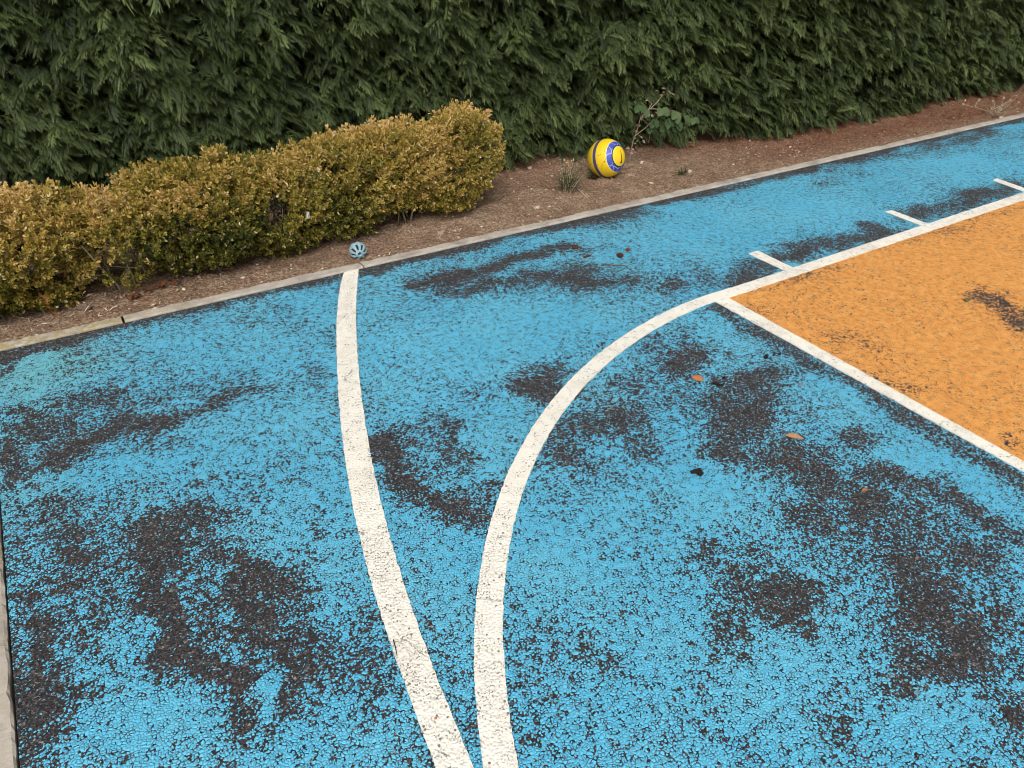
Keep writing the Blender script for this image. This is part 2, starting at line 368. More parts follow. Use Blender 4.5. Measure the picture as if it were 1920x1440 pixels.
# ---------------------------------------------------------------- the court sheet with its paint wear
def build_court():
    us = np.r_[np.arange(-.362, 8.2, .022), np.arange(8.2, 14.1, .1)]; vs = np.r_[np.arange(-9, -4.4, .1), np.arange(-4.4, 0.0005, .022)]
    vs[-1] = 0.0
    U, V = np.meshgrid(us, vs); n = U.size
    # ragged coordinates so that wear edges are torn, not smooth
    wx = (fbm(U*9, V*9, oct=5, seed=1)-.5)*.15; wy = (fbm(U*9, V*9, oct=5, seed=2)-.5)*.15
    X, Y = U+wx, V+wy
    cov = np.full(U.shape, .69) + (fbm(U*2.2, V*2.2, oct=4, seed=3)-.5)*.30 + (fbm(U*9, V*9, oct=4, seed=4)-.5)*.42
    def blob(pts, rx, ry, amt):
        f = np.zeros(U.shape)
        pts = [np.array(p, float) for p in pts]; samp = [pts[0]]
        for a, b in zip(pts[:-1], pts[1:]):
            k = max(1, int(np.linalg.norm((b-a)/np.array([rx, ry]))/.7))
            samp += [a+(b-a)*(i+1)/k for i in range(k)]
        for s in samp:
            g = P(*s)[:2]; J = np.c_[P(s[0]+2, s[1])[:2]-g, P(s[0], s[1]+2)[:2]-g]/2; Ji = np.linalg.inv(J)
            dx, dy = X-g[0], Y-g[1]
            qx, qy = (Ji[0, 0]*dx+Ji[0, 1]*dy)/rx, (Ji[1, 0]*dx+Ji[1, 1]*dy)/ry
            f = np.maximum(f, np.exp(-np.minimum((qx*qx+qy*qy)**1.2, 30)))
        return f*amt*(.84 if amt < -.24 else 1.0)
    W = [
     ([(1640,960),(1760,1120),(1820,1230)],120,80,-.13), ([(1430,1110),(1350,1060)],110,60,-.10), ([(760,850),(850,930),(930,930)],55,55,-.12), ([(60,1180),(90,1400)],60,90,-.14), ([(520,1180),(620,1300)],70,80,-.10),
     ([(120,1010),(330,1130),(560,1180)],170,110,-.20), ([(60,830),(200,790)],100,50,-.10), ([(1330,720),(1480,860),(1700,1010),(1800,1150)],150,80,-.16), ([(1150,790)],110,70,-.14), ([(780,880)],80,70,-.10), ([(900,530),(1150,530)],150,26,-.14), ([(1450,1120)],130,80,-.10),
     ([(1500,880),(1650,960)],70,40,-.14), ([(850,620),(750,720),(1000,640)],110,60,.10), ([(1060,1060)],110,90,.08), ([(1550,400),(1300,440),(1750,330)],150,26,.10),
     ([(0,690)],10,16,-.6), ([(60,690)],60,45,.22), ([(200,740)],42,14,-.42), ([(130,745)],40,12,-.22), ([(30,775)],48,13,-.5),
     ([(90,868),(150,842),(190,825),(250,798),(300,790)],22,15,-.72), ([(50,885)],28,18,-.45), ([(330,780),(380,755),(430,737),(510,733)],18,8,-.45),
     ([(100,805)],90,32,-.2), ([(18,900)],26,36,-.65), ([(8,850)],20,20,-.5), ([(100,940)],50,22,-.2), ([(130,985)],40,20,-.2),
     ([(200,885),(300,870)],60,26,.14), ([(400,840),(560,800)],60,45,.18), ([(450,660)],140,32,.12), ([(300,640)],100,24,.12), ([(600,703)],30,14,-.28),
     ([(320,825)],20,9,-.3), ([(300,1000),(350,980)],50,22,-.42), ([(400,958)],60,18,-.25), ([(390,900)],25,10,-.25), ([(560,908)],32,14,-.25), ([(600,990)],30,20,-.25),
     ([(120,1035),(160,1028)],30,12,-.5), ([(75,1025)],25,20,.2), ([(120,1066)],45,10,.15), ([(130,1095)],45,15,-.5), ([(40,1110)],25,20,-.45),
     ([(40,1200),(60,1260),(75,1320),(55,1410)],42,40,-.52), ([(150,1180)],60,40,-.15), ([(220,1155)],28,22,.14),
     ([(290,1030),(285,1100),(310,1150),(320,1200),(300,1240)],40,28,-.62), ([(340,1210)],55,38,-.6), ([(390,1262),(430,1272)],38,24,-.5), ([(405,1285),(450,1360)],18,20,-.6),
     ([(150,1295)],60,20,-.4), ([(250,1375)],85,55,.36), ([(370,1325)],40,20,.12), ([(240,1302)],40,14,.12),
     ([(490,1060)],58,28,-.52), ([(560,1080)],38,24,-.42), ([(470,1110),(510,1130)],38,24,-.42), ([(490,1180),(520,1260),(540,1310)],24,24,-.48), ([(580,1310)],25,20,-.3),
     ([(620,1050),(632,1150)],22,26,.15), ([(470,1265),(505,1315)],14,16,.25), ([(400,1030)],60,15,-.35), ([(600,1180),(600,1250)],40,30,-.14),
     ([(700,500),(800,475),(880,455)],34,9,-.45), ([(770,535),(850,522),(930,495),(1000,475),(1070,465)],26,9,-.72), ([(830,550),(900,540),(950,525)],32,8,-.42),
     ([(1050,520)],90,17,-.5), ([(1130,532)],48,17,-.5), ([(1090,500)],60,11,-.36), ([(1270,530)],26,10,-.4), ([(850,650)],150,55,.2), ([(1050,600)],120,30,.16), ([(700,610)],40,60,.1),
     ([(1010,722)],48,24,-.46), ([(975,732),(1030,745),(1055,700)],25,22,-.42), ([(1010,690)],30,10,-.28), ([(905,740)],30,14,-.2),
     ([(725,828)],28,24,-.55), ([(720,850),(745,885),(800,920),(870,960),(890,985)],32,24,-.5), ([(828,798),(850,830),(880,862)],20,18,-.45), ([(922,912)],24,18,-.35), ([(850,1040)],60,30,.14), ([(790,880)],30,20,-.25),
     ([(1260,655)],60,26,-.3), ([(1290,682)],32,24,-.4), ([(1180,712)],50,18,-.18), ([(1060,805),(1110,790)],30,24,-.32), ([(1180,790)],50,32,-.38), ([(1210,845)],40,24,-.34), ([(1050,845)],30,22,-.32), ([(1110,765)],24,18,.1), ([(1130,880)],40,25,-.2),
     ([(1370,730),(1395,800),(1370,845)],52,36,-.20), ([(1310,625),(1345,690)],16,14,.12),
     ([(1362,584),(1474,654),(1600,722),(1762,815),(1935,908)],22,12,-.55),
     ([(1420,708)],58,20,-.46), ([(1425,765)],40,34,-.42), ([(1345,790)],38,40,-.32), ([(1480,850)],46,26,-.42), ([(1530,900)],38,34,-.38), ([(1340,845)],40,30,-.35),
     ([(1600,765)],42,28,.22), ([(1475,752)],18,16,.14), ([(1310,900),(1335,965)],42,36,.22), ([(1570,940)],36,26,.1), ([(1710,850),(1800,890),(1870,950)],34,15,.28), ([(1340,600)],30,18,.2), ([(1390,650)],30,14,.15),
     ([(1610,825)],48,18,-.58), ([(1630,872),(1720,895),(1830,960),(1910,1015)],38,15,-.55), ([(1640,930)],28,18,-.35), ([(1490,950),(1520,985)],34,24,-.36),
     ([(1330,1060)],48,22,-.36), ([(1460,1110)],56,34,-.42), ([(1490,1150)],36,26,-.4), ([(1430,1040)],36,18,-.18), ([(1390,1180),(1370,1222)],34,18,-.36),
     ([(1720,1130)],64,50,-.42), ([(1800,1200)],66,44,-.55), ([(1740,1245)],56,26,-.46), ([(1830,1040)],56,26,-.46), ([(1700,1060)],36,22,-.3), ([(1700,1297)],26,13,-.4), ([(1905,1330)],36,40,-.55), ([(1900,1150)],30,30,-.28),
     ([(1320,1130)],38,18,.15), ([(1480,1240)],76,28,.2), ([(1750,1370)],100,36,.28), ([(1800,1302)],38,18,.2), ([(1560,1290)],28,9,-.34), ([(1540,1350),(1590,1395)],18,14,-.34), ([(1300,1290)],30,10,-.2),
     ([(1040,1060)],70,60,.16), ([(1140,1230)],48,28,-.14), ([(820,1170)],28,18,-.4), ([(660,1260),(668,1380)],18,40,-.16),
     ([(1090,428),(1190,400)],40,7,-.42), ([(1250,378),(1330,360)],40,5,-.3), ([(1530,318),(1600,300)],40,6,-.36), ([(1690,290),(1780,270),(1850,246)],34,5,-.42), ([(1730,296),(1800,282)],30,4,-.34),
     ([(1400,522),(1450,490),(1480,478)],34,20,-.62), ([(1390,490)],28,14,-.4), ([(1520,468),(1580,452),(1640,432)],38,14,-.58), ([(1625,420)],28,7,-.3), ([(1720,402),(1780,387),(1850,366),(1900,346)],38,12,-.66), ([(1830,360)],40,10,-.3),
     ([(1320,505)],30,14,-.34), ([(1250,540),(1340,530)],30,10,-.22), ([(1550,345)],26,7,-.4), ([(1400,420)],150,26,.16), ([(1250,455)],80,20,.1), ([(1800,300)],120,22,.15), ([(1550,385)],90,18,.12),
    ]
    for b in W: cov += blob(*b)
    ob = np.zeros(U.shape)
    for b in [([(1845,552),(1875,575),(1925,600)],34,15,-.56), ([(1880,560)],34,10,-.26), ([(1930,610)],40,18,-.26), ([(1545,622)],18,8,-.34), ([(1590,632),(1640,650)],36,14,-.22), ([(1500,600),(1560,650),(1700,735)],30,12,-.12), ([(1660,715),(1760,745)],36,12,-.20), ([(1400,575),(1440,590)],26,8,-.16), ([(1905,832)],16,20,-.42), ([(1400,548),(1560,500)],20,4,-.28), ([(1650,466),(1900,388)],24,3,-.22)]:
        ob += blob(*b)
    rim = np.clip((V+.075+(fbm(U*5, V*5, oct=3, seed=9)-.5)*.13)/.04, 0, 1); cov -= rim*.5
    lrim = np.clip((-.33-U+(fbm(U*5, V*5, oct=3, seed=12)-.5)*.1)/.03, 0, 1); cov -= lrim*.25*(V < -1.3)
    q = np.stack([U, V], -1)-corner
    a, b = q@dL, q@nL
    zone = ((a > 0) & (a < 5.8) & (b < 0) & (b > -KEYW)).astype(float)
    covo = .88 + ob + (fbm(U*3, V*3, oct=4, seed=21)-.5)*.24 + (fbm(U*14, V*14, oct=3, seed=22)-.5)*.24
    cov = np.where(zone > .5, covo, np.clip(np.where(cov > .72, .72+(cov-.72)*.55, cov), .10, .91))
    tint = blob([(50,690),(110,668)], 110, 60, .62) + blob([(60,790)], 80, 50, .3) + blob([(60,930)], 90, 60, .28)
    idx = np.arange(n).reshape(U.shape)
    f = np.stack([idx[:-1, :-1], idx[:-1, 1:], idx[1:, 1:], idx[1:, :-1]], -1).reshape(-1, 4)
    co = np.stack([U, V, np.zeros(U.shape)], -1).reshape(-1, 3)
    me = raw_mesh('court', co, f.ravel(), np.arange(len(f))*4, [M['court']], {'coverage': cov.ravel(), 'zone': zone.ravel(), 'tint': np.clip(tint, 0, 1).ravel()})
    tag(link('court', me), 'worn sports court of dark asphalt with peeling blue and orange paint', 'court', kind='structure')
build_court()

# ---------------------------------------------------------------- kerbs
def kerb(x0, x1, y0, y1, label, lich=0.0, cut=.002):
    along_x = (x1-x0) > (y1-y0)
    L = (x1-x0) if along_x else (y1-y0); W = (y1-y0) if along_x else (x1-x0)
    n = max(2, int(L/.01)); mb = MB(); vs, fs, ts = [], [], []
    prof = [(0, -.12), (0, .0035), (.004, .0075), (W-.004, .0075), (W, .0035), (W, -.12)]
    for i in range(n+1):
        t = cut+(L-2*cut)*i/n
        for j, (w, z) in enumerate(prof):
            jit = (float(vnoise(t*70, j*3.1, 0, 5))-.5)*.006 + (float(vnoise(t*13, j*3.1+9, 0, 6))-.5)*.006 + max(0, float(vnoise(t*22, j*5.7, 0, 8))-.8)*(.04 if j in (1, 2) else -.04)
            if z > 0: w2 = w+(jit if j in (2, 3) else jit*.5); z2 = z+jit*.4
            else: w2, z2 = w, z
            vs.append((x0+t, y0+w2, z2) if along_x else (x0+w2, y0+t, z2)); ts.append(lich(t) if callable(lich) else lich)
    K = len(prof)
    for i in range(n):
        for j in range(K-1):
            f = (i*K+j, (i+1)*K+j, (i+1)*K+j+1, i*K+j+1); fs.append(f if along_x else f[::-1])
    fs.append(tuple(range(K))[::-1]); fs.append(tuple(n*K+j for j in range(K)))
    mb.add(vs, fs, ts)
    o = mb.build('kerb', M['kerb']); return tag(o, label, 'kerb', kind='structure')
J1, J2 = P(232.5,605)[0], P(683,503)[0]
kerb(-.415, J1, .001, .051, 'concrete kerb stone stained yellow by lichen below the leftmost box shrub', 1.0, .004)
kerb(J1, J2, .001, .051, 'pale concrete kerb stone between the two open joints below the box shrubs', lambda t: max(0, .5-t*1.2), .004)
kerb(J2, 14, .001, .051, 'long pale concrete kerb running from the small ball to the far right', 0.0, .003)
kerb(-.415, -.366, -8, -1.06, 'concrete kerb on the near left side, beside the worn asphalt', 0.12, .003)
kerb(-.415, -.366, -1.06, 0, 'concrete kerb on the left side meeting the back kerb, lichen stained', 0.8, .003)

# ---------------------------------------------------------------- ground and soil bed
def grid(name, us, vs, zf, mat, tintf=None):
    U, V = np.meshgrid(us, vs); Z = zf(U, V); idx = np.arange(U.size).reshape(U.shape)
    f = np.stack([idx[:-1, :-1], idx[:-1, 1:], idx[1:, 1:], idx[1:, :-1]], -1).reshape(-1, 4)
    t = tintf(U, V).ravel() if tintf else np.zeros(U.size)
    return raw_mesh(name, np.stack([U, V, Z], -1).reshape(-1, 3), f.ravel(), np.arange(len(f))*4, [mat], {'tint': t}, smooth=True)
def bedz(u, v):
    u = np.asarray(u, float); v = np.asarray(v, float)
    r = np.clip((v-.05)/.12, 0, 1)
    z = .003 + r*((fbm(u*3, v*3, oct=3, seed=31)-.45)*.030 + (fbm(u*16, v*16, oct=4, seed=32)-.5)*.034) + (fbm(u*40, v*40, oct=3, seed=33)-.5)*np.clip(r*2, .3, 1)*.022
    return z + np.clip(v-.5, 0, 1)*.05 - np.clip(.1-v, 0, .05)*.05
def redness(u, v):
    a = np.clip((u-2.9)/1.3, 0, 1)*np.clip((v-.02)/.2, .15, 1) + np.clip((v-.45)/.3, 0, 1)*.55*np.clip((u-1.2)/1, 0, 1)
    return np.clip(a + (fbm(u*4, v*4, oct=3, seed=40)-.5)*.5, 0, 1)
tag(link('soil_bed', grid('soil_bed', np.arange(-2.5, 10, .016), np.arange(.0515, 1.5, .016), bedz, M['soil'], redness)), 'dry brown soil bed between the kerb and the tall conifer hedge', 'soil', kind='structure')
gm = grid('ground', np.r_[-400, -60, np.arange(-12, 24, 1.0), 60, 400], np.r_[-400, -60, np.arange(-14, 14, 1.0), 60, 400], lambda u, v: np.full(u.shape, -.035), M['soil'])
tag(link('ground', gm), 'bare earth around the court', 'ground', kind='structure')

# ---------------------------------------------------------------- loose litter and pebbles on the bed
def mostly_bed(n, rng, power=1.0):
    u = rng.uniform(-.8, 8.5, n); v = .055 + (rng.uniform(0, 1, n)**power)*1.0; return u, v
def build_litter():
    n = 26000; u, v = mostly_bed(n, RNG, 1.0); z = bedz(u, v); red = redness(u, v)
    keep = RNG.uniform(0, 1, n) < np.where(red > .4, .8, .42)*np.clip((fbm(u*3.5, v*3.5, oct=3, seed=77)-.36)*5, .05, 1.3); u, v, z, red = u[keep], v[keep], z[keep], red[keep]; n = len(u)
    L = RNG.uniform(.007, .026, n)*(1+1.2*(RNG.uniform(0, 1, n) > .93)); w = RNG.uniform(.0016, .0045, n)*np.where(RNG.uniform(0, 1, n) > .85, 2.2, 1)
    a = RNG.uniform(0, 2*np.pi, n); pit = RNG.normal(0, .25, n)
    d = np.stack([np.cos(a)*np.cos(pit), np.sin(a)*np.cos(pit), np.sin(pit)], -1); s = np.stack([-np.sin(a), np.cos(a), RNG.normal(0, .4, n)], -1)
    c = np.stack([u, v, z+.002+np.abs(np.sin(pit))*L*.5], -1); bend = np.stack([np.zeros(n), np.zeros(n), RNG.uniform(0, .004, n)], -1)
    V = np.stack([c-d*L[:, None]/2, c-s*w[:, None]/2+bend, c+d*L[:, None]/2, c+s*w[:, None]/2+bend], 1)
    t = np.where(RNG.uniform(0, 1, n) < red*.9, RNG.uniform(.02, .5, n), RNG.uniform(.35, 1.0, n)**1.3)
    me = raw_mesh('plant_litter', V.reshape(-1, 3), np.arange(4*n), np.arange(n)*4, [M['litter']], {'tint': np.repeat(t, 4)})
    tag(link('plant_litter', me), 'dry needle scraps and straw bits scattered over the soil bed', 'litter', kind='stuff')
build_litter()
def build_pebbles():
    mb = MB(); n = 1100; u, v = mostly_bed(n, RNG, 1.3)
    for i in range(n):
        if u[i] > 4 and RNG.uniform() < .6: continue
        r = RNG.uniform(.002, .0055)*(1.7 if RNG.uniform() > .93 else 1)
        mb.blob((u[i], v[i], float(bedz(u[i], v[i]))+r*.25), (r*RNG.uniform(.8, 1.7), r, r*.6), i, .35, float(RNG.uniform(.25, 1)), rot=RNG.uniform(0, 6), seg=6, rings=4)
    tag(mb.build('pebbles', M['stone'], smooth=False), 'small pale pebbles and grit strewn over the soil bed', 'pebbles', kind='stuff')
build_pebbles()
def stone(px, py, rx, ry, rz, tint, label, rot=0.3):
    g = P(px, py); z = float(bedz(g[0], g[1])); mb = MB(); mb.blob((g[0], g[1], z+rz*.35), (rx, ry, rz), int(px), .4, tint, rot=rot, seg=14, rings=9)
    tag(mb.build('stone', M['stone']), label, 'stone', 'loose stones on the soil bed')
stone(1293, 322, .014, .011, .010, 1.0, 'whitish stone beside the small green weed tuft')
stone(1005, 296, .019, .013, .012, .12, 'grey brown stone under the hedge foliage, left of the yellow ball')
stone(993, 320, .015, .011, .009, .55, 'tan stone on open soil below the grey brown stone')
stone(1007, 391, .017, .011, .008, .85, 'flat pale stone near the kerb, below the flowering weed')
stone(828, 436, .022, .014, .013, .35, 'greyish stone at the foot of the box row near its right end')
stone(1203, 309, .012, .009, .008, .95, 'white stone on the soil just right of the yellow ball')
stone(158, 583, .024, .016, .015, .0, 'earthy brown lump of stone beside the rusty hanging frond', .1)
stone(1876, 222, .018, .012, .010, .9, 'pinkish pale stone on the kerb by the dry weed')

# ---------------------------------------------------------------- conifer hedge
def kite(p, a, L, w, h0, h1):
    d = np.array([math.cos(a), math.sin(a)]); s = np.array([-d[1], d[0]])
    q = [p, p+d*L*.45+s*w, p+d*L, p+d*L*.45-s*w]; zz = [h0, (h0+h1)/2+.012, h1, (h0+h1)/2+.012]
    return [(a_[0], a_[1], z) for a_, z in zip(q, zz)]
def spray_proto(rng, nside=8, fine=True):
    """A flat plume of scale foliage: main shoot, alternate side shoots, each ending in a few narrow fingers."""
    V, T = [], []
    drop = lambda x, y: -.34*x*x - .75*abs(y)**1.4 + rng.normal(0, .014)
    V += kite(np.array([0., 0]), 0, .66, .012, 0, drop(.66, 0)); T += [.0, .15, .3, .15]
    V += kite(np.array([.56, 0.]), rng.normal(0, .12), .46, .034, drop(.56, 0), drop(1.0, 0)-.04); T += [.3, .7, 1, .7]
    wk = 1.0 if fine else 1.6
    for i in range(nside):
        for sg in (-1, 1):
            x = .10 + .76*(i+.5*(sg > 0))/nside + rng.normal(0, .02)
            L = (.27*(1-x)**.5+.07)*rng.uniform(.65, 1.25); a = sg*(rng.uniform(.55, .9))*(1-.25*x)
            p = np.array([x, 0.]); e = p+np.array([math.cos(a), math.sin(a)])*L
            V += kite(p, a, L, (.015+.022*L)*wk, drop(x, 0), drop(*e)-.02); T += [.1, .5, 1.0, .5]
            m = 1
            for k in range(m):
                for s2 in (-1, 1):
                    tt = .30+.45*(k+.35*(s2 > 0))/m; pp = p+(e-p)*tt; l2 = L*rng.uniform(.34, .55); a2 = a+s2*rng.uniform(.4, .7)
                    ee = pp+np.array([math.cos(a2), math.sin(a2)])*l2
                    V += kite(pp, a2, l2, .0165*wk, drop(*pp), drop(*ee)-.03); T += [.15, .5, 1.0, .5]
    return np.array(V), np.array(T)
def frames(d, roll, up=(0, 0, 1)):
    d = d/np.linalg.norm(d, axis=1, keepdims=True); u = np.broadcast_to(np.array(up, float), d.shape)
    s = np.cross(u, d); s /= np.linalg.norm(s, axis=1, keepdims=True)+1e-9; n = np.cross(d, s)
    c, k = np.cos(roll)[:, None], np.sin(roll)[:, None]
    s2, n2 = s*c+n*k, n*c-s*k
    return np.stack([d, s2, n2], -1)           # columns
def scatter(protos, pos, d, roll, scale, tint, gain, up=(0, 0, 1)):
    R = frames(d, roll, up); which = RNG.integers(0, len(protos), len(pos)); VV, TT = [], []
    for k, (pv, pt) in enumerate(protos):
        m = which == k
        if not m.any(): continue
        VV.append((np.einsum('nij,vj->nvi', R[m], pv)*scale[m][:, None, None] + pos[m][:, None, :]).reshape(-1, 3))
        TT.append(np.clip(tint[m][:, None] + gain*(pt[None]-.5), 0, .925).reshape(-1))
    return np.concatenate(VV), np.concatenate(TT)
FU_X = [-3, 2, 2.8, 3.3, 3.9, 4.4, 5.2, 6.0, 7.2, 12]; FU_Y = [.88, .86, .80, .72, .58, .50, .56, .60, .58, .58]
def hedge_face(u, z):
    b = np.interp(u, FU_X, FU_Y)
    return b + .06*np.clip(1-z/.25, 0, 1)*(fbm(u*3, z*3, oct=2, seed=55)) + (fbm(u*1.8, z*3.0, oct=3, seed=50)-.5)*.17 - .02
def build_hedge():
    rng = np.random.default_rng(5)
    hedge = thing('conifer_hedge', (3.2, 1.3, 0), 'tall dense dark green conifer hedge filling the back of the court', 'hedge')
    off = np.array([3.2, 1.3, 0])
    fine = [spray_proto(rng) for _ in range(14)]; coarse = [spray_proto(rng, 6, False) for _ in range(8)]
    allV, allT = [], []
    def layer(n, u0, u1, z0, z1, din, protos, smin, smax, tb):
        u = RNG.uniform(u0, u1, n); z = z0+(z1-z0)*RNG.uniform(0, 1, n); dep = din[0]+(din[1]-din[0])*RNG.uniform(0, 1, n)**1.3
        cl = fbm(u*5.5, z*6.5, dep*4, oct=3, seed=60)
        gap = fbm(u*2.6, z*3.4, oct=3, seed=66)
        keep = (cl > .31) & ((gap > .20) | (dep > .12)) & (z > np.clip(.02+.10*fbm(u*3, u*0+4, oct=2, seed=61), 0, 1)*(u > 1.9))
        u, z, dep, cl = u[keep], z[keep], dep[keep], cl[keep]; n = len(u)
        y = hedge_face(u, z) + dep - (cl-.5)*.16
        side = np.where(u > 3.0, .55, .2)+RNG.normal(0, .85, n)
        d = np.stack([side, -np.ones(n)*.85, RNG.normal(-.30, .28, n)], -1)
        roll = RNG.normal(0, .38, n); sc = RNG.uniform(smin, smax, n)*(1+.35*(cl-.5))
        tint = np.clip(tb + (cl-.5)*.45 + RNG.normal(0, .12, n) - np.clip(dep, 0, 1)*1.1 - .05*(u < 2.2), .02, .9)  # deeper sprays get darker green, painting the hedge's inner shade
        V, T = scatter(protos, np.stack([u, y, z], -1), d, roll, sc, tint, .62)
        V[:, 2] = np.maximum(V[:, 2], .012)
        allV.append(V-off); allT.append(T)
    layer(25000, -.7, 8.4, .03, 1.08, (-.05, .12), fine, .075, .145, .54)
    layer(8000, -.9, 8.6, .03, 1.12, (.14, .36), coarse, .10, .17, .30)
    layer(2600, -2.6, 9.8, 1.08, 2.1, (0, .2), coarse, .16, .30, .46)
    # the unseen back and the top, coarser
    n = 2200; u = RNG.uniform(-2.6, 9.8, n); z = RNG.uniform(.05, 2.1, n)
    V, T = scatter(coarse, np.stack([u, 1.95+RNG.uniform(-.1, .1, n), z], -1), np.stack([RNG.normal(0, .5, n), np.ones(n), RNG.normal(-.3, .3, n)], -1), RNG.normal(0, .4, n), RNG.uniform(.2, .34, n), np.full(n, .45), .4); allV.append(V-off); allT.append(T)
    n = 2600; u = RNG.uniform(-2.6, 9.8, n); y = RNG.uniform(.7, 1.95, n)
    V, T = scatter(coarse, np.stack([u, y, 2.06+RNG.uniform(-.1, .08, n)], -1), np.stack([RNG.normal(0, .8, n), RNG.normal(-.3, .8, n), RNG.normal(.35, .3, n)], -1), RNG.normal(0, .5, n), RNG.uniform(.18, .3, n), np.full(n, .5), .4); allV.append(V-off); allT.append(T)
    V = np.concatenate(allV); T = np.concatenate(allT)
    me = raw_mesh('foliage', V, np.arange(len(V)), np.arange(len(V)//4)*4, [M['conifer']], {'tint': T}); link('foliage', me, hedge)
    print('hedge quads', len(V)//4)
    # solid stand-in for the dead inside, added and coloured dark to shade the gaps
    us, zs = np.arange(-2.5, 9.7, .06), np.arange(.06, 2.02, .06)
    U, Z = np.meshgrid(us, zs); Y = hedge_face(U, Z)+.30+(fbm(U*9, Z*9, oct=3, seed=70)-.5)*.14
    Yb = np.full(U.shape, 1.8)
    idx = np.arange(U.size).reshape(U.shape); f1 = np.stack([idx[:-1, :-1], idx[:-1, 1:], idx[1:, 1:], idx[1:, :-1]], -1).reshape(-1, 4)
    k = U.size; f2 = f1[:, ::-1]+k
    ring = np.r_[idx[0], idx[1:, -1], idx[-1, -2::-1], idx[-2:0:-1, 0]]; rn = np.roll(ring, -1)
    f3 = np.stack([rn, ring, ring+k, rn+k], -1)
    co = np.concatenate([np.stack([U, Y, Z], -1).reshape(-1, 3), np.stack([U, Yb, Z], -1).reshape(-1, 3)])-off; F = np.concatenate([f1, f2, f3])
    link('dark_core', raw_mesh('dark_core', co, F.ravel(), np.arange(len(F))*4, [M['core_shade']], {'tint': RNG.uniform(0, .4, len(co))}), hedge)
    mb = MB()
    for i in range(420):
        u = RNG.uniform(-.6, 8); z = RNG.uniform(.05, 1.1); y = float(hedge_face(np.array(u), np.array(z)))+.30
        e = Vector((u+RNG.normal(0, .12), y-RNG.uniform(.12, .24), z+RNG.uniform(-.06, .12))); s = Vector((u, y, z)); md = (s+e)/2+Vector((RNG.normal(0, .02), 0, .03))
        mb.tube([s, md, e], [.004, .003, .0012], 4, float(RNG.uniform(.2, .9)))
    mb.build('twigs', M['twig'], hedge, local=off)['kind'] = 'stuff'
    for i in range(13):
        u = -.3+i*.72+RNG.normal(0, .06); mb = MB(); y = float(np.interp(u, FU_X, FU_Y))+.34
        mb.tube([(u, y, -.03), (u+.02, y+.02, .3), (u, y+.05, 1.0), (u+.03, y+.08, 1.9)], [.045, .036, .03, .012], 8, .15); mb.build('trunk', M['twig'], hedge, smooth=True, local=off)
build_hedge()

# ---------------------------------------------------------------- box shrubs
def sprig_proto(rng):
    """A box twig: opposite pairs of small cupped leaves and a terminal rosette."""
    V, T = [], []
    def leaf(p, d, L, w, t):
        d = Vector(d).normalized(); s = d.cross(Vector((0, 0, 1)))
        s = s.normalized() if s.length > 1e-4 else Vector((0, 1, 0)); u = s.cross(d); p = Vector(p)
        b = p; tip = p+d*L-u*L*.10; l1 = p+d*L*.26+s*w*.40+u*w*.12; l2 = p+d*L*.72+s*w*.46+u*w*.14; r1 = p+d*L*.26-s*w*.40+u*w*.12; r2 = p+d*L*.72-s*w*.46+u*w*.14
        V.extend([b, tip, l2, l1, b, r1, r2, tip]); T.extend([t]*8)
    x = 0.0; k = 0
    while x < 1:
        ph = (k % 2)*math.pi/2 + rng.normal(0, .3)
        for sg in (0, math.pi):
            a = ph+sg; op = rng.uniform(.55, 1.0)
            leaf((x, 0, 0), (1-op*.55, math.cos(a)*op, math.sin(a)*op), rng.uniform(.26, .38), rng.uniform(.15, .21), rng.normal(0, .16))
        x += .17; k += 1
    for a in (0, 2.1, 4.2): leaf((1, 0, 0), (1, .45*math.cos(a), .45*math.sin(a)), rng.uniform(.22, .32), .15, rng.normal(.12, .14))
    return np.array([tuple(q) for q in V]), np.array(T)+.5
SPRIG = [sprig_proto(np.random.default_rng(100+i)) for i in range(12)]
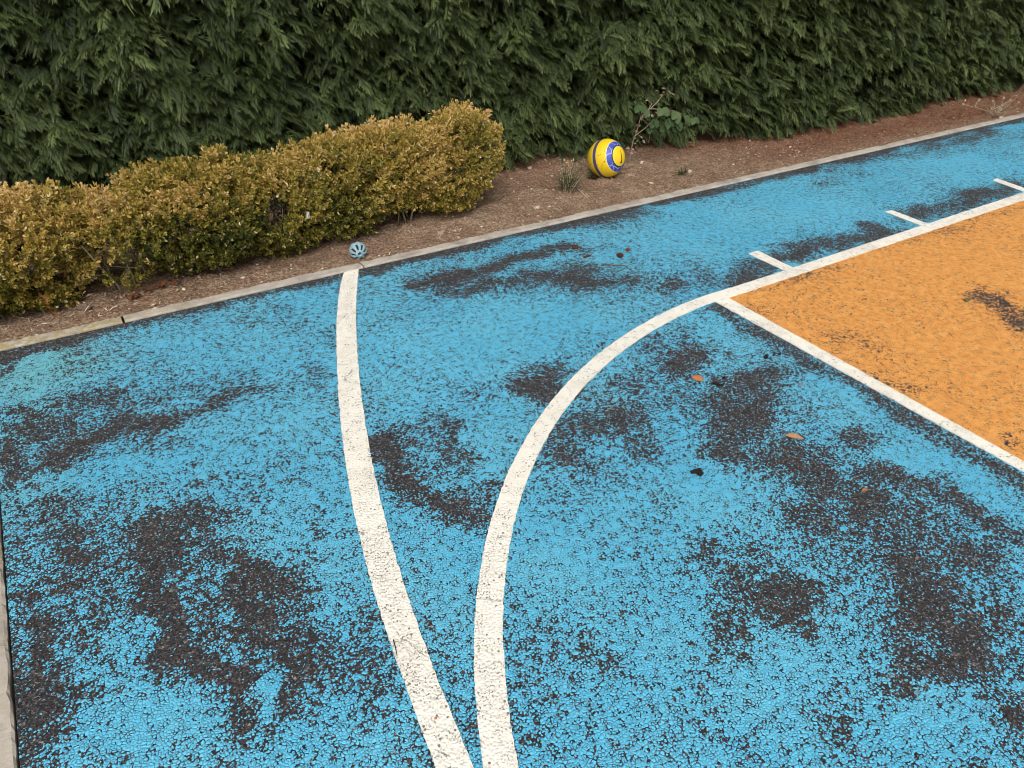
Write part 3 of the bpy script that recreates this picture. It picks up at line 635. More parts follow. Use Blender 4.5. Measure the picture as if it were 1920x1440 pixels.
def shrub(cu, half, H, v0, v1, n, label, hue=0.0, bare=0.0, seed=0, lean=0.0, zb=.015):
    root = thing('box_shrub', (cu, (v0+v1)/2, 0), label, 'shrub', 'box shrubs planted in a row along the kerb'); off = np.array([cu, (v0+v1)/2, 0.])
    vc, vh = (v0+v1)/2, (v1-v0)/2; zc, zh = (H+zb)/2, (H-zb)/2
    # points over a squarish clipped crown
    q = RNG.normal(0, 1, (n*2, 3)); q /= np.linalg.norm(q, axis=1, keepdims=True)
    q = q[(q[:, 1] < .55)][:n]; n = len(q)
    se = 1/(np.abs(q)**3.2).sum(1)**(1/3.2); rr = np.where(RNG.uniform(0, 1, n) < .80, RNG.uniform(.84, 1.0, n), RNG.uniform(.45, .84, n))
    nz = fbm(q[:, 0]*2.1+cu*7+5, q[:, 1]*2.1+5, q[:, 2]*2.1+5, oct=3, seed=80+seed)
    r = se*rr*(1+(nz-.5)*.62)
    pos = np.stack([cu+q[:, 0]*half*r, vc+q[:, 1]*vh*r, zc+q[:, 2]*zh*r], -1)
    zrel = (pos[:, 2]-zb)/(H-zb)
    # the crown narrows towards the foot
    nar = np.clip(.78+.45*zrel, .7, 1.0); pos[:, 1] = vc+(pos[:, 1]-vc)*nar; pos[:, 0] = cu+(pos[:, 0]-cu)*(.82+.18*nar) + lean*np.clip(zrel, 0, 1)**2
    keep = (nz > .37) | (zrel > .75)
    if bare: keep &= ~((zrel < bare) & (RNG.uniform(0, 1, n) < .80))
    keep &= pos[:, 2] > .02
    pos, q, nz, zrel, rr = pos[keep], q[keep], nz[keep], zrel[keep], rr[keep]; n = len(pos)
    d = q*np.array([1, 1, .6]) + np.array([0, -.25, .75]) + RNG.normal(0, .42, (n, 3))
    sc = RNG.uniform(.042, .064, n); pos = pos - d/np.linalg.norm(d, axis=1, keepdims=True)*sc[:, None]*.6
    pat = fbm(pos[:, 0]*6, pos[:, 2]*6, pos[:, 1]*6, oct=3, seed=90)
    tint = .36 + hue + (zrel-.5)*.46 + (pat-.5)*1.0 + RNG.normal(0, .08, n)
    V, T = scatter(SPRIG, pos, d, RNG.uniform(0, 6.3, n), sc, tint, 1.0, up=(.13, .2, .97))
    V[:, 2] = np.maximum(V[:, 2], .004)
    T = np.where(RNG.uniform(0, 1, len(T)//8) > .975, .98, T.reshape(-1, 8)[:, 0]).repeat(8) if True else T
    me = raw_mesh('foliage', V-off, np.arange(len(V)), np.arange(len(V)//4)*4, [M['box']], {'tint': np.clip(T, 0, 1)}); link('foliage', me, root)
    mb = MB(); rs = random.Random(seed)
    for i in range(9 if not bare else 7):
        b = Vector((cu+rs.uniform(-.35, .35)*half, vc+rs.uniform(-.45, .35)*vh, -.01)); e = Vector((b.x+rs.uniform(-.5, .5)*half+lean*.5, b.y+rs.uniform(-.35, .3)*vh, H*rs.uniform(.65, .9)))
        md = b.lerp(e, .45)+Vector((rs.uniform(-.02, .02), rs.uniform(-.02, .02), 0)); r0 = rs.uniform(.0035, .006)
        mb.tube([b, b.lerp(md, .5)+Vector((rs.uniform(-.008, .008), 0, 0)), md, e], [r0, r0*.85, r0*.7, r0*.3], 6, rs.uniform(.5, 1))
        for k in range(3):
            s = md.lerp(e, rs.uniform(0, .7)); mb.tube([s, s+Vector((rs.uniform(-.1, .1), rs.uniform(-.1, .04), rs.uniform(.0, .12)))], [.0022, .001], 5, rs.uniform(.4, .9))
    mb.build('stems', M['twig'], root, smooth=True, local=off)
    return root
shrub(-.28, .33, .395, .10, .52, 2700, 'golden box shrub cut by the left photo edge, rusty frond on its front', .10, 0, 1)
shrub(.13, .18, .35, .13, .52, 900, 'thin box shrub with bare grey stems showing above the dead red leaves', .10, .55, 2)
shrub(.42, .24, .42, .13, .54, 1800, 'mounded olive green box shrub, the highest hump left of the paper scrap', -.05, 0, 3)
shrub(.73, .23, .375, .16, .56, 1600, 'low topped box shrub with a white paper scrap caught in its leaves', .02, 0, 4)
shrub(1.02, .23, .41, .19, .58, 1650, 'box shrub growing directly behind the small blue grey ball', .03, 0, 5)
shrub(1.31, .23, .43, .24, .61, 1650, 'golden box shrub with a dark hollow under it, second from the right end', .10, 0, 6, 0, .075)
shrub(1.58, .22, .435, .25, .62, 1750, 'box shrub ending the row at bare soil, its top sprig poking right', .08, 0, 7, .08)
def scrap(px, py, v, label):
    p = PV(px, py, v); mb = MB(); mb.add([(p[0]-.008, p[1], p[2]-.016), (p[0]+.006, p[1]-.004, p[2]-.014), (p[0]+.009, p[1], p[2]+.012), (p[0]-.004, p[1]-.006, p[2]+.016), (p[0], p[1]-.009, p[2])], [(0, 1, 4), (1, 2, 4), (2, 3, 4), (3, 0, 4)]); tag(mb.build('paper_scrap', M['paper']), label, 'paper scrap')
scrap(577, 403, .175, 'small white paper scrap caught in the box leaves')

# ---------------------------------------------------------------- yellow football
def sphere_grid(seg, rings):
    th = np.linspace(0, math.pi, rings+1); ph = np.linspace(0, 2*math.pi, seg, endpoint=False)
    TH, PH = np.meshgrid(th, ph, indexing='ij'); idx = np.arange(TH.size).reshape(TH.shape); nx = np.roll(idx, -1, 1)
    f = np.stack([idx[:-1], idx[1:], nx[1:], nx[:-1]], -1).reshape(-1, 4); return TH, PH, f
camM = None
def cam_axes():
    c, s = math.cos(ROLL), math.sin(ROLL); up0 = np.array([0, math.sin(PIT), math.cos(PIT)]); fw = np.array([0, math.cos(PIT), -math.sin(PIT)])
    r = np.array([c, 0, 0])+s*up0; u = -s*np.array([1, 0, 0])+c*up0
    return g2w(r), g2w(u), g2w(fw)
RT_, UP_, FW_ = cam_axes()
def mat_ball():
    m, nt, bs, out = new_mat('football_skin'); N = NT(nt)
    p = N.pos(); x = N.n('ShaderNodeSeparateXYZ'); N.put(x.inputs[0], p)
    z = x.outputs[2]                                   # along the printed pole, in radii
    ang = N.math('DIVIDE', N.math('ARCCOSINE', N.math('DIVIDE', z, .1015)), math.pi)
    D = lambda d: d/180
    Y, B, K, W_, NV = (.80, .56, .012), (.045, .070, .36), (.006, .006, .008), (.70, .70, .66), (.020, .026, .12)
    c = N.ramp(ang, [(0, Y), (D(29.6), W_), (D(30.4), K), (D(34), B), (D(50), W_), (D(52), Y), (D(83), W_), (D(84), NV), (D(96), W_), (D(97), Y), (D(135), B), (D(150), Y)], 'CONSTANT')
    vor = N.n('ShaderNodeTexVoronoi', feature='DISTANCE_TO_EDGE'); N.put(vor.inputs['Vector'], p); vor.inputs['Scale'].default_value = 22
    web = N.math('MULTIPLY', N.smooth(vor.outputs['Distance'], .012, .03, 1, 0), N.math('MULTIPLY', N.math('GREATER_THAN', ang, D(34)), N.math('LESS_THAN', ang, D(50))))
    c = N.mix(N.math('MULTIPLY', web, .75), c, (.55, .60, .78, 1))
    yel = N.math('MAXIMUM', N.math('LESS_THAN', ang, D(29.6)), N.math('GREATER_THAN', ang, D(52)))
    wv = N.n('ShaderNodeTexWave', bands_direction='DIAGONAL'); N.put(wv.inputs['Vector'], p); wv.inputs['Scale'].default_value = 42; wv.inputs['Distortion'].default_value = 2.5; wv.inputs['Detail'].default_value = 1; wv.inputs['Detail Scale'].default_value = .6
    rib = wv.outputs['Fac']
    c = N.mix(N.math('MULTIPLY', N.math('MULTIPLY', N.smooth(rib, .0, .5, 1, 0), yel), .35), c, (.62, .33, .01, 1))
    c = N.mix(N.smooth(N.noise(p, 30, 4)[0], .55, .8, 0, .25), c, (.30, .22, .08, 1))
    N.put(bs.inputs['Base Color'], c); bs.inputs['Roughness'].default_value = .42; bs.inputs['Specular IOR Level'].default_value = .45
    N.put(bs.inputs['Normal'], N.bump(N.math('MULTIPLY', rib, yel), .0015, .5)); return m
def build_football():
    R = .1015; c = P(1136.7, 296.8, R); c[2] = R + float(bedz(c[0], c[1])) - .002
    c = PV(1136.7, 296.8, c[1])
    root = thing('football', (c[0], c[1], c[2]-R), 'yellow football with blue rings and a black tick mark, on the soil by the hedge', 'ball')
    nx, ny = .765, .133; nz = math.sqrt(1-nx*nx-ny*ny)
    v = (c-CAM); v /= np.linalg.norm(v)
    r = RT_-v*np.dot(RT_, v); r /= np.linalg.norm(r); u = np.cross(r, v)
    ax = r*nx+u*ny-v*nz
    zA = Vector(ax); yA = Vector(u-ax*np.dot(u, ax)).normalized(); xA = yA.cross(zA)
    rot = Matrix((xA, yA, zA)).transposed()
    TH, PH, f = sphere_grid(72, 48)
    co = np.stack([np.sin(TH)*np.cos(PH), np.sin(TH)*np.sin(PH), np.cos(TH)], -1).reshape(-1, 3)*R
    o = link('ball_skin', raw_mesh('ball_skin', co, f.ravel(), np.arange(len(f))*4, [mat_ball()], smooth=True), root)
    o.matrix_local = Matrix.Translation((0, 0, R)) @ rot.to_4x4()
    def onball(x, y, lift=1.004):                      # point on the skin at (x, y) radii right / up of the centre as one looks at it
        zz = math.sqrt(max(1e-3, 1-x*x-y*y)); return (r*x+u*y-v*zz)*R*lift + np.array([0, 0, R])
    def zc(X, Y): return ((X-742)/462, -(Y-743)/462)
    blk = mat_ramp('black_marking', [(0, (.006, .006, .007)), (1, (.012, .012, .014))], .5)
    out_ = [(1060, 530), (1078, 570), (1096, 620), (1112, 680), (1124, 745), (1126, 800), (1116, 846), (1098, 862), (1080, 856)]; in_ = [(1060, 530), (1072, 572), (1086, 624), (1098, 684), (1105, 745), (1106, 792), (1098, 822), (1086, 836), (1066, 838)]
    mb = MB(); a = [onball(*zc(*q)) for q in out_]; b = [onball(*zc(*q)) for q in in_]; k = len(a)
    mb.add(a+b, [(i, i+1, k+i+1, k+i) for i in range(1, k-1)]+[(0, 1, k+1)]); mb.build('emblem', blk, root)
    mb = MB()
    for (x, y, w, h) in [(545, 680, 16, 7), (575, 668, 14, 5), (612, 652, 16, 9), (543, 885, 8, 12), (700, 575, 5, 22), (690, 665, 22, 6), (665, 712, 9, 14), (706, 815, 15, 14), (685, 835, 10, 8), (668, 875, 14, 9), (652, 905, 9, 9), (645, 940, 9, 9), (632, 985, 5, 20), (722, 780, 7, 12)]:
        pts = [onball(*zc(x+sx*w, y+sy*h)) for sx, sy in ((-1, .3), (-.2, -1), (1, -.4), (.3, 1))]; mb.add(pts, [(0, 1, 2, 3)])
    mb.build('dark_marks', blk, root)  # small dark marks laid on the skin
    return c
FB = build_football()

# ---------------------------------------------------------------- small toothed rubber ball
def build_toyball():
    R = .0365; c0 = P(671, 469, R); c = np.array([c0[0], c0[1], R+float(bedz(c0[0], c0[1]))-.004])
    v = c-CAM; v /= np.linalg.norm(v); r = RT_-v*np.dot(RT_, v); r /= np.linalg.norm(r); u = np.cross(r, v)
    nx, ny = .22, -.40; ax = r*nx+u*ny-v*math.sqrt(1-nx*nx-ny*ny)
    zA = Vector(ax); yA = Vector(u-ax*np.dot(u, ax)).normalized(); rot = Matrix((yA.cross(zA), yA, zA)).transposed()
    TH, PH, f = sphere_grid(240, 150); k = 8
    s = np.abs(((PH/(2*np.pi)*k) % 1)-.5)*2              # 0 in the middle of a slot, 1 in the middle of a smooth rib
    wslot = .50 + (fbm(TH*4, PH*5, oct=3, seed=6)-.5)*.35
    tooth = np.cos(TH*46+np.where(((PH/(2*np.pi)*k) % 1) > .5, 0, math.pi))   # teeth from both lips mesh like a zip
    lim = wslot + .16*tooth
    band = (TH > .52) & (TH < 1.42) | (TH > 1.72) & (TH < 2.62)
    ins = np.clip((lim-s)/.10, 0, 1)*band
    hole = np.clip((.20-TH)/.05, 0, 1)
    rim = np.exp(-((TH-.27)/.05)**2)*.03
    rr = R*(1 + (fbm(TH*3+4, PH*2+4, oct=3, seed=3)-.5)*.05 - .16*ins + .012*np.exp(-((s-1)/.35)**2)*(TH > .3) + rim)
    co = np.stack([np.sin(TH)*np.cos(PH)*rr, np.sin(TH)*np.sin(PH)*rr, np.cos(TH)*rr - hole*R*.75], -1).reshape(-1, 3)
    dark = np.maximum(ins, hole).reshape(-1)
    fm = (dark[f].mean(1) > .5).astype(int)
    body = mat_ramp('pale_blue_rubber', [(0, (.20, .32, .38)), (1, (.33, .46, .51))], .6, 0, .3, bumpscale=120)
    slot_dark = mat_ramp('slot_shade', [(0, (.010, .016, .018)), (1, (.02, .03, .03))], .8, 0, .15)  # near-black colour paints the shade inside the slots and hole
    root = thing('toy_ball', (c[0], c[1], c[2]-R), 'small pale blue grey rubber ball with toothed slots and a hole, beside the kerb', 'ball')
    o = link('rubber_shell', raw_mesh('rubber_shell', co, f.ravel(), np.arange(len(f))*4, [body, slot_dark], {'tint': RNG.uniform(.2, .8, len(co))}, fm, smooth=True), root)
    o.matrix_local = Matrix.Translation((0, 0, R)) @ rot.to_4x4()
build_toyball()

# ---------------------------------------------------------------- weeds, dry stalks and dead bits on the bed
def weed_flowering():
    b = P(1066, 362); b[2] = float(bedz(b[0], b[1])); rs = random.Random(3)
    root = thing('flowering_weed', b, 'wispy grey green weed with tiny yellow flowers, left of the yellow football', 'weed')
    st, lf = MB(), MB()
    for i in range(70):
        a = rs.uniform(0, 6.28); L = rs.uniform(.06, .19); sp = rs.uniform(.15, .75)
        s = Vector((rs.uniform(-.03, .03), rs.uniform(-.02, .02), 0)); e = s+Vector((math.cos(a)*sp*L, math.sin(a)*sp*L*.7, L*(1-.3*sp))); md = s.lerp(e, .5)+Vector((0, 0, .015))
        st.tube([s, md, e], [.0016, .0012, .0007], 4, rs.uniform(.1, 1))
        for k in range(7):
            p = s.lerp(e, rs.uniform(.15, 1)); d = Vector((rs.uniform(-1, 1), rs.uniform(-1, 1), rs.uniform(-.1, .9)))
            lf.leaf(p, d, (0, 0, 1), rs.uniform(.014, .030), rs.uniform(.0035, .007), tint=rs.uniform(.1, .9), n=3)
        if rs.random() < .35: st.blob(e, (.003, .003, .004), i, .3, .9, seg=6, rings=4)
    for px, py in ((1064, 305), (1071, 334), (1058, 300), (1075, 300)):
        p = PV(px, py, b[1]-.01)-b
        st.tube([(0, 0, .01), Vector((0, 0, .01)).lerp(Vector(p), .6)+Vector((.008, 0, .005)), p], [.0014, .0011, .0008], 4, .4)
        if px != 1075 and px != 1058:
            fl = MB()
            for k in range(9):
                a = k*.7; fl.leaf(p, (math.cos(a), math.sin(a)-.3, .35), (0, -.5, 1), .0075, .0035, tint=.5, n=3)
            fl.build('flower', M['yellow'], root)
        else: st.blob(p, (.005, .005, .006), k, .3, .95, seg=6, rings=4)
    st.build('stems', M['straw'], root); lf.build('leaves', M['green'], root)
weed_flowering()
def weed_leafy():
    b = P(1108, 334); b[2] = float(bedz(b[0], b[1])); rs = random.Random(9)
    root = thing('leafy_weed', b, 'low weed with broad dark green leaves against the foot of the yellow football', 'weed')
    lf, st = MB(), MB()
    for i in range(15):
        a = rs.uniform(2.4, 6.6); L = rs.uniform(.025, .05); d = Vector((math.cos(a), math.sin(a), rs.uniform(.1, .9)))
        s = Vector((rs.uniform(-.02, .02), rs.uniform(-.015, .01), rs.uniform(0, .03))); lf.leaf(s, d, (0, 0, 1), L, L*.38, tint=rs.uniform(.2, .9), n=5, curl=-.2)
    for (x, y) in ((1127, 293), (1131, 300), (1118, 290)):
        t = PV(x, y, b[1]-.02)-b; pts = [(0, 0, 0), Vector(t)*.55+Vector((-.006, 0, .01)), t]; st.tube(pts, [.0013, .001, .0007], 4, .1)
        for k in range(6): q = Vector(t)*(.45+.55*k/5)+Vector((rs.uniform(-.004, .004), -.002, rs.uniform(-.003, .003))); st.blob(q, (.0022, .0022, .003), k, .3, .0, seg=6, rings=4)
    lf.build('leaves', M['green'], root); st.build('stems', M['rust'], root)
weed_leafy()
def weed_tuft():
    b = P(1277, 327); b[2] = float(bedz(b[0], b[1])); rs = random.Random(4)
    root = thing('weed_tuft', b, 'small tuft of narrow green leaves on bare soil right of the football', 'weed'); lf = MB(); st = MB()
    for i in range(34):
        a = rs.uniform(0, 6.28); d = Vector((math.cos(a), math.sin(a), rs.uniform(.25, 1.4))); L = rs.uniform(.022, .052)
        lf.leaf((rs.uniform(-.028, .028), rs.uniform(-.012, .012), 0), d, (0, 0, 1), L, rs.uniform(.004, .008), tint=rs.uniform(0, .8), n=4, curl=-.15)
    st.tube([(-.11, -.01, .006), (-.06, -.01, .012), (-.01, 0, .004)], [.0012, .0018, .002], 5, .6)
    lf.build('leaves', M['green'], root); st.build('stems', M['straw'], root)
weed_tuft()
def dead_stalk():
    v = .56; pts = [PV(x, y, v-.01*i) for i, (x, y) in enumerate([(1182, 288), (1186, 268), (1196, 240), (1201, 220), (1214, 208), (1224, 200)])]
    pts[0][2] = float(bedz(pts[0][0], v)); b = pts[0].copy(); rs = random.Random(12)
    root = thing('dead_stalk', b, 'dead stalk with curled pinkish brown leaves rising right of the yellow football', 'plant'); st, lf = MB(), MB()
    st.tube([p-b for p in pts], [.0035, .003, .0028, .0022, .0018, .0014], 6, .6)
    for br in ([(1214, 208), (1222, 195), (1214, 187)], [(1218, 205), (1232, 192), (1241, 180)], [(1190, 255), (1210, 240), (1226, 224)], [(1220, 204), (1245, 205), (1262, 207)]):
        q = [PV(x, y, v-.05)-b for x, y in br]; st.tube(q, [.002, .0016, .001], 5, .8)
    for (x, y) in ((1184, 280), (1180, 276), (1190, 268), (1186, 258), (1195, 262), (1193, 248), (1200, 256), (1204, 264), (1189, 246), (1213, 213), (1222, 214), (1228, 210), (1214, 187), (1201, 222), (1196, 236), (1181, 286), (1192, 274)):
        p = PV(x, y, v-.03)-b
        for k in range(2): lf.leaf(p, (rs.uniform(-1, 1), rs.uniform(-.8, .1), rs.uniform(-.8, .5)), (rs.uniform(-.4, .4), -1, .4), rs.uniform(.016, .030), rs.uniform(.008, .014), fold=.7, curl=rs.uniform(.3, 1.2), tint=rs.uniform(.35, .95), n=5)
    for (x, y) in ((1236, 178), (1246, 172), (1252, 170), (1228, 170), (1240, 165), (1258, 175)):
        p = PV(x, y, v-.03)-b; lf.leaf(p, (rs.uniform(-1, 1), -.3, rs.uniform(-.6, .3)), (0, -1, .4), .03, .010, fold=.4, curl=.5, tint=.25, n=4)
    st.build('stems', M['straw'], root); lf.build('curled_leaves', mat_ramp('withered_leaf', [(0, (.13, .10, .045)), (.5, (.27, .19, .14)), (1, (.46, .35, .28))], .8, .1, .2), root)
dead_stalk()
def bramble():
    v = .50; b = PV(1216, 268, v); b[2] = float(bedz(b[0], v)); rs = random.Random(21)
    root = thing('bramble', b, 'bramble shoot with broad toothed green leaves in front of the hedge', 'plant'); st, lf = MB(), MB()
    for br in ([(1216, 268), (1222, 235), (1240, 212), (1262, 208)], [(1222, 235), (1250, 238), (1285, 232)], [(1240, 212), (1275, 212), (1300, 228)], [(1222, 240), (1206, 225), (1197, 210)]):
        q = [PV(x, y, v-.012*i)-b for i, (x, y) in enumerate(br)]; q[0][2] = max(q[0][2], 0); st.tube(q, [.0028, .0024, .002, .0012][:len(q)], 5, .45)
    for (x, y, L, t) in ((1196, 207, .045, .55), (1214, 212, .045, .5), (1241, 212, .062, .75), (1268, 217, .062, .8), (1283, 226, .06, .55), (1252, 230, .055, .4), (1228, 232, .05, .3), (1270, 238, .055, .35), (1244, 245, .045, .2), (1300, 230, .05, .6), (1218, 248, .04, .25), (1260, 250, .04, .15)):
        p = PV(x, y-8, v-.07)-b
        for k in range(2): lf.leaf(p, (rs.uniform(-.9, .9), -.35, -.75+rs.uniform(-.2, .35)), (rs.uniform(-.2, .2), -1, .75), L*rs.uniform(.9, 1.2), L*.8, fold=.18, curl=.22, tint=t+rs.uniform(-.12, .12), n=12, jag=.09, shape=.8)
    st.build('stems', M['twig'], root); lf.build('leaves', M['green'], root)
bramble()
def dry_weed():
    b = P(1876, 219); b[2] = .0; rs = random.Random(31)
    root = thing('dry_weed', b, 'straggling dry weed with seed heads sprawling over the far kerb', 'weed'); st, lf = MB(), MB()
    v0 = b[1]
    for br in ([(1872, 208), (1892, 188), (1908, 172), (1926, 150)], [(1880, 206), (1905, 183), (1918, 165), (1932, 145)], [(1868, 215), (1836, 203), (1806, 196)], [(1870, 205), (1882, 194), (1895, 188)], [(1866, 205), (1864, 192), (1862, 190)], [(1878, 212), (1900, 200), (1910, 192)], [(1872, 212), (1880, 190), (1882, 184)], [(1828, 200), (1832, 192), (1836, 188)], [(1860, 214), (1850, 200), (1852, 206)]):
        q = [PV(x, y, v0+.05+.03*i)-b for i, (x, y) in enumerate(br)]; st.tube(q, [.0030, .0022, .0016, .0012][:len(q)], 5, rs.uniform(.4, .9)); st.blob(q[-1], (.008, .008, .009), len(br), .4, .7, seg=7, rings=5)
    for i in range(110):
        p = P(rs.uniform(1848, 1890), rs.uniform(206, 228))-b; p[1] = max(p[1], -.02); p[2] = rs.uniform(.008, .05)
        lf.leaf(p, (rs.uniform(-1, 1), rs.uniform(-1, 1), rs.uniform(-.2, .8)), (0, -.3, 1), rs.uniform(.02, .045), rs.uniform(.004, .009), fold=.5, curl=rs.uniform(0, .8), tint=rs.uniform(.15, .85), n=4)
    st.build('stems', M['straw'], root); lf.build('withered_leaves', M['straw'], root)
    y = PV(1809, 188, v0+.16); mb, s2 = MB(), MB(); r2 = thing('yellow_flower', (y[0], y[1], float(bedz(y[0], y[1]))), 'single tiny yellow flower at the hedge foot, near the right edge', 'flower'); o2 = np.array(r2.location)
    for k in range(10): a = k*.63; mb.leaf(y-o2, (math.cos(a), -.4, math.sin(a)), (0, -1, .3), .010, .005, tint=.8, n=3)
    s2.tube([(0, 0, 0), (y-o2)*.5+np.array([.01, 0, 0]), y-o2], [.0012, .001, .0008], 4, .6); mb.build('petals', M['yellow'], r2); s2.build('stem', M['green'], r2)
dry_weed()
def frond(px0, px1, v, L, label, seed, mat='rust', flip=1):
    a, b = PV(*px0, v), PV(*px1, v-.03); d = b-a; L = np.linalg.norm(d); rng = np.random.default_rng(seed)
    V, T = spray_proto(rng, 8, True); V = V*np.array([1, .55, .8]); R = frames(d[None], np.array([.9*flip]))[0]
    me = raw_mesh('dead_frond', (V@R.T)*L, np.arange(len(V)), np.arange(len(V)//4)*4, [M[mat]], {'tint': T*.9}); o = link('dead_frond', me, None, a)
    tag(o, label, 'dead frond', 'dead conifer fronds dropped on the box row')
frond((66, 535), (90, 606), .105, .1, 'long rust brown conifer frond hanging down the leftmost box shrub', 3)
frond((258, 556), (286, 566), .13, .05, 'short rusty conifer frond on the dead leaves under the thin shrub', 5)
def dead_leaf(px, py, L, W, ang, mat, label, z=None, group=None, curl=.6, fold=.6, tint=.5, up=(0, 0, 1), lift=.002, n=8):
    g = P(px, py); zz = (float(bedz(g[0], g[1])) if g[1] > .052 else .0) if z is None else z
    mb = MB(); d = np.array([math.cos(ang), math.sin(ang), .05]); mb.leaf((g[0]-d[0]*L/2, g[1]-d[1]*L/2, zz+lift), d, up, L, W, fold=fold, curl=curl, tint=[tint+.3*((i % 3) == 1)-.2*((i//3) % 2) for i in range(3*(n+1))], n=n)
    mb.tube([(g[0]-d[0]*L/2, g[1]-d[1]*L/2, zz+lift), (g[0]-d[0]*L*.62, g[1]-d[1]*L*.62, zz+lift+.002)], [.0008, .0006], 4, .2)
    return tag(mb.build('dead_leaf', M[mat], smooth=True), label, 'leaf', group)
gl = 'dead leaves heaped under the thin box shrub'; ll = 'dark red curled dead leaf in the heap under the thin box shrub'
for (x, y, L, a) in ((262, 563, .05, .3), (298, 548, .06, 2.9), (318, 543, .06, .5), (246, 566, .045, 1.4), (282, 553, .05, -.4), (334, 540, .05, .2)): dead_leaf(x, y, L, .026, a, 'rust', ll, group=gl, tint=.12, curl=.9, lift=.006)
dead_leaf(1296, 276, .04, .022, 1.9, 'rust', 'brown dead leaf on the soil under the bramble leaves', tint=.6)
dead_leaf(1197, 281, .035, .02, .2, 'rust', 'brown curled leaf on the soil at the foot of the dead stalk', tint=.6)
p = PV(567, 269, .80); mb = MB(); mb.leaf(p, (.2, -.3, -1), (0, -1, .3), .035, .02, tint=.55, n=6); tag(mb.build('dead_leaf', M['rust'], smooth=True), 'lone reddish brown leaf caught in the dark hedge above the box row', 'leaf')
def stick(pts, r, mat, label, tint=.5, cat='stick', z=None, name='dry_stick'):
    mb = MB(); q = []
    for (x, y) in pts:
        g = P(x, y); g[2] = (float(bedz(g[0], g[1])) if g[1] > .052 else (.004 if z is None else z)) + r; q.append(g)
    mb.tube(q, [r, r*.9, r*.6][:len(q)] if len(q) < 4 else [r*(1-.12*i) for i in range(len(q))], 6, tint); return tag(mb.build(name, M[mat], smooth=True), label, cat)
stick([(1078, 355), (1088, 364), (1101, 377)], .0032, 'straw', 'long bleached stick on the soil just below the flowering weed', 1.0)
stick([(1094, 362), (1104, 374)], .0028, 'straw', 'short bleached stick touching the long one below the flowering weed', .9)
stick([(976, 420), (982, 428)], .003, 'straw', 'pale wood sliver standing on the soil against the kerb', 1.0)
stick([(1007, 406), (1013, 400)], .004, 'straw', 'stubby pale wood chip on the soil near the flat stone', .9)
stick([(18, 588), (26, 597), (48, 604)], .002, 'straw', 'bent grey twig on the soil under the leftmost shrub', .7)
# on the court
dead_leaf(1307, 711, .040, .036, 2.2, 'orange_leaf', 'bright orange oval leaf lying on the worn blue paint', curl=.08, fold=.12, tint=.6)
dead_leaf(1490, 821, .052, .026, -.95, 'tan_leaf', 'curled tan leaf lying on bare asphalt below the free throw line', curl=.05, fold=.25, tint=.6)
dead_leaf(1622, 922, .026, .012, -.2, 'tan_leaf', 'faded thin brown leaf scrap on the lower right blue paint', curl=.4, fold=.8, tint=.0)
dead_leaf(1812, 564, .034, .024, .7, 'green', 'green leaf lying on the orange key beside its bare dark patch', curl=.5, fold=.6, tint=1.0)
def debris(parts, label, mat='dark_debris', name='seed_head'):
    mb = MB(); rs = random.Random(len(label)); c = P(*parts[0][:2])
    for (x, y, rx, ry, rot) in parts:
        g = P(x, y); mb.blob((g[0], g[1], ry*.55), (rx, ry, ry*.75), int(x), .5, rs.uniform(.05, .35), rot=rot, seg=12, rings=8)
        for k in range(16):
            a = rs.uniform(0, 6.28); s = Vector((g[0]+math.cos(rot)*rx*rs.uniform(-.9, .9), g[1]+math.sin(rot)*rx*rs.uniform(-.9, .9), ry*.6)); mb.leaf(s, (math.cos(a), math.sin(a), rs.uniform(-.2, .8)), (0, 0, 1), ry*1.3, ry*.45, tint=rs.uniform(0, .5), n=3)
    tag(mb.build(name, M[mat]), label, 'debris', 'dry plant debris on the court')
debris([(1305, 886, .017, .008, -.2), (1313, 890, .009, .007, 0)], 'dark clump of plant debris, lowest on the blue paint inside the circle')
debris([(1346, 722, .016, .0055, -1.0)], 'dark elongated seed head just right of the orange leaf')
debris([(1357, 709, .006, .004, 0)], 'tiny dark seed just above the elongated seed head')
debris([(1436, 671, .012, .007, .3)], 'dark seed clump near the free throw line, left of the pair', )
debris([(1461, 665, .006, .005, .3), (1451, 666, .008, .003, .4)], 'small brown seed with a stalk, nearest the free throw line')
debris([(1079, 466, .015, .009, -.5)], 'round brown seed head on the dark streak, leftmost of the dry bits', 'rust')
debris([(1101, 482, .022, .007, -.1)], 'long brown seed pod lying below the round seed head', 'rust')
debris([(1163, 482, .018, .012, 1.2)], 'larger knobbly brown seed head just above the forked twig', 'rust')
debris([(1177, 470, .013, .009, .3)], 'smaller brown seed head touching the knobbly one above the forked twig', 'rust')
stick([(1128, 497), (1152, 499), (1172, 500), (1186, 512), (1200, 526)], .0028, 'twig', 'thin forked grey twig lying below the double seed head', .5, z=.002, name='twig')
stick([(738, 1203), (742, 1218), (745, 1234)], .0012, 'dark_debris', 'thin black stick lying on the rim of the three point arc', .5, z=.0055)
stick([(1138, 768), (1146, 766), (1152, 762)], .001, 'straw', 'thin pale grass stalk on the worn paint inside the circle', .9, z=.001, name='grass_stalk')
mb = MB(); g = P(1503, 725)
mb.tube([(g[0]+.012*math.cos(a), g[1]+.009*math.sin(a), .003+.002*a) for a in np.linspace(0, 4.2, 9)], .0012, 5, .7); tag(mb.build('straw_curl', M['straw']), 'curl of pale straw on bare asphalt above the tan leaf', 'straw')
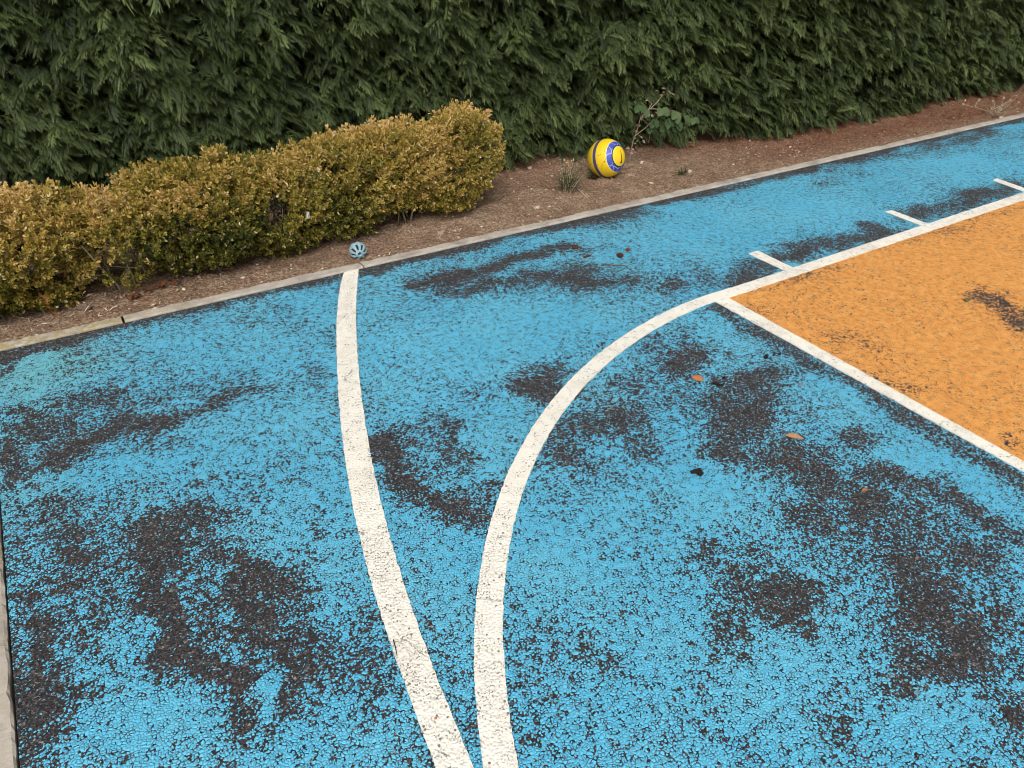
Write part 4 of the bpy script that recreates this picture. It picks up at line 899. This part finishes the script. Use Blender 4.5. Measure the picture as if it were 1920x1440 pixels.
mb = MB(); g = P(817, 1350); mb.blob((g[0], g[1], .006), (.0032, .0026, .0016), 4, .3, .8, seg=8, rings=5); tag(mb.build('petal', M['orange_leaf']), 'tiny orange petal on the white three point arc', 'petal')

# ---------------------------------------------------------------- light, sky, camera
W_ = bpy.data.worlds.new('World'); S.world = W_; W_.use_nodes = True
nt = W_.node_tree; nt.nodes.clear(); N = NT(nt)
EL, AZ = math.radians(50), math.radians(212)          # sun direction: behind and to the left of the camera, high
sky = N.n('ShaderNodeTexSky', sky_type='NISHITA'); sky.sun_disc = False; sky.sun_elevation = EL; sky.sun_rotation = AZ
sky.air_density = 1.0; sky.dust_density = 6.0; sky.ozone_density = .6; sky.altitude = 50
hs = N.n('ShaderNodeHueSaturation'); hs.inputs['Saturation'].default_value = .08; N.put(hs.inputs['Color'], sky.outputs[0])
bg = N.n('ShaderNodeBackground'); bg.inputs[1].default_value = .12; N.put(bg.inputs[0], hs.outputs[0])
ow = N.n('ShaderNodeOutputWorld'); nt.links.new(bg.outputs[0], ow.inputs[0])
sd = bpy.data.lights.new('sun', 'SUN'); sd.energy = 1.5; sd.angle = math.radians(35); sd.color = (1.0, .96, .90)
so = bpy.data.objects.new('sun', sd); COL.objects.link(so)
sdir = Vector((math.sin(AZ)*math.cos(EL), math.cos(AZ)*math.cos(EL), math.sin(EL)))
so.rotation_euler = sdir.to_track_quat('Z', 'Y').to_euler(); so.location = (0, 0, 6)

cd = bpy.data.cameras.new('camera'); cam = bpy.data.objects.new('camera', cd); COL.objects.link(cam)
cd.sensor_fit = 'HORIZONTAL'; cd.sensor_width = 36.0; cd.lens = 36.0*FPX/1920; cd.clip_start = .02; cd.clip_end = 2000
mw = Matrix.Identity(4)
for i in range(3): mw[i][0], mw[i][1], mw[i][2], mw[i][3] = RT_[i], UP_[i], -FW_[i], CAM[i]
cam.matrix_world = mw; S.camera = cam
vs = S.view_settings; vs.view_transform = 'Standard'; vs.look = 'None'; vs.gamma = 1.0; vs.use_curve_mapping = False; vs.exposure = 0.2
S.cycles.max_bounces = 6; S.cycles.diffuse_bounces = 3; S.cycles.filter_width = 1.0
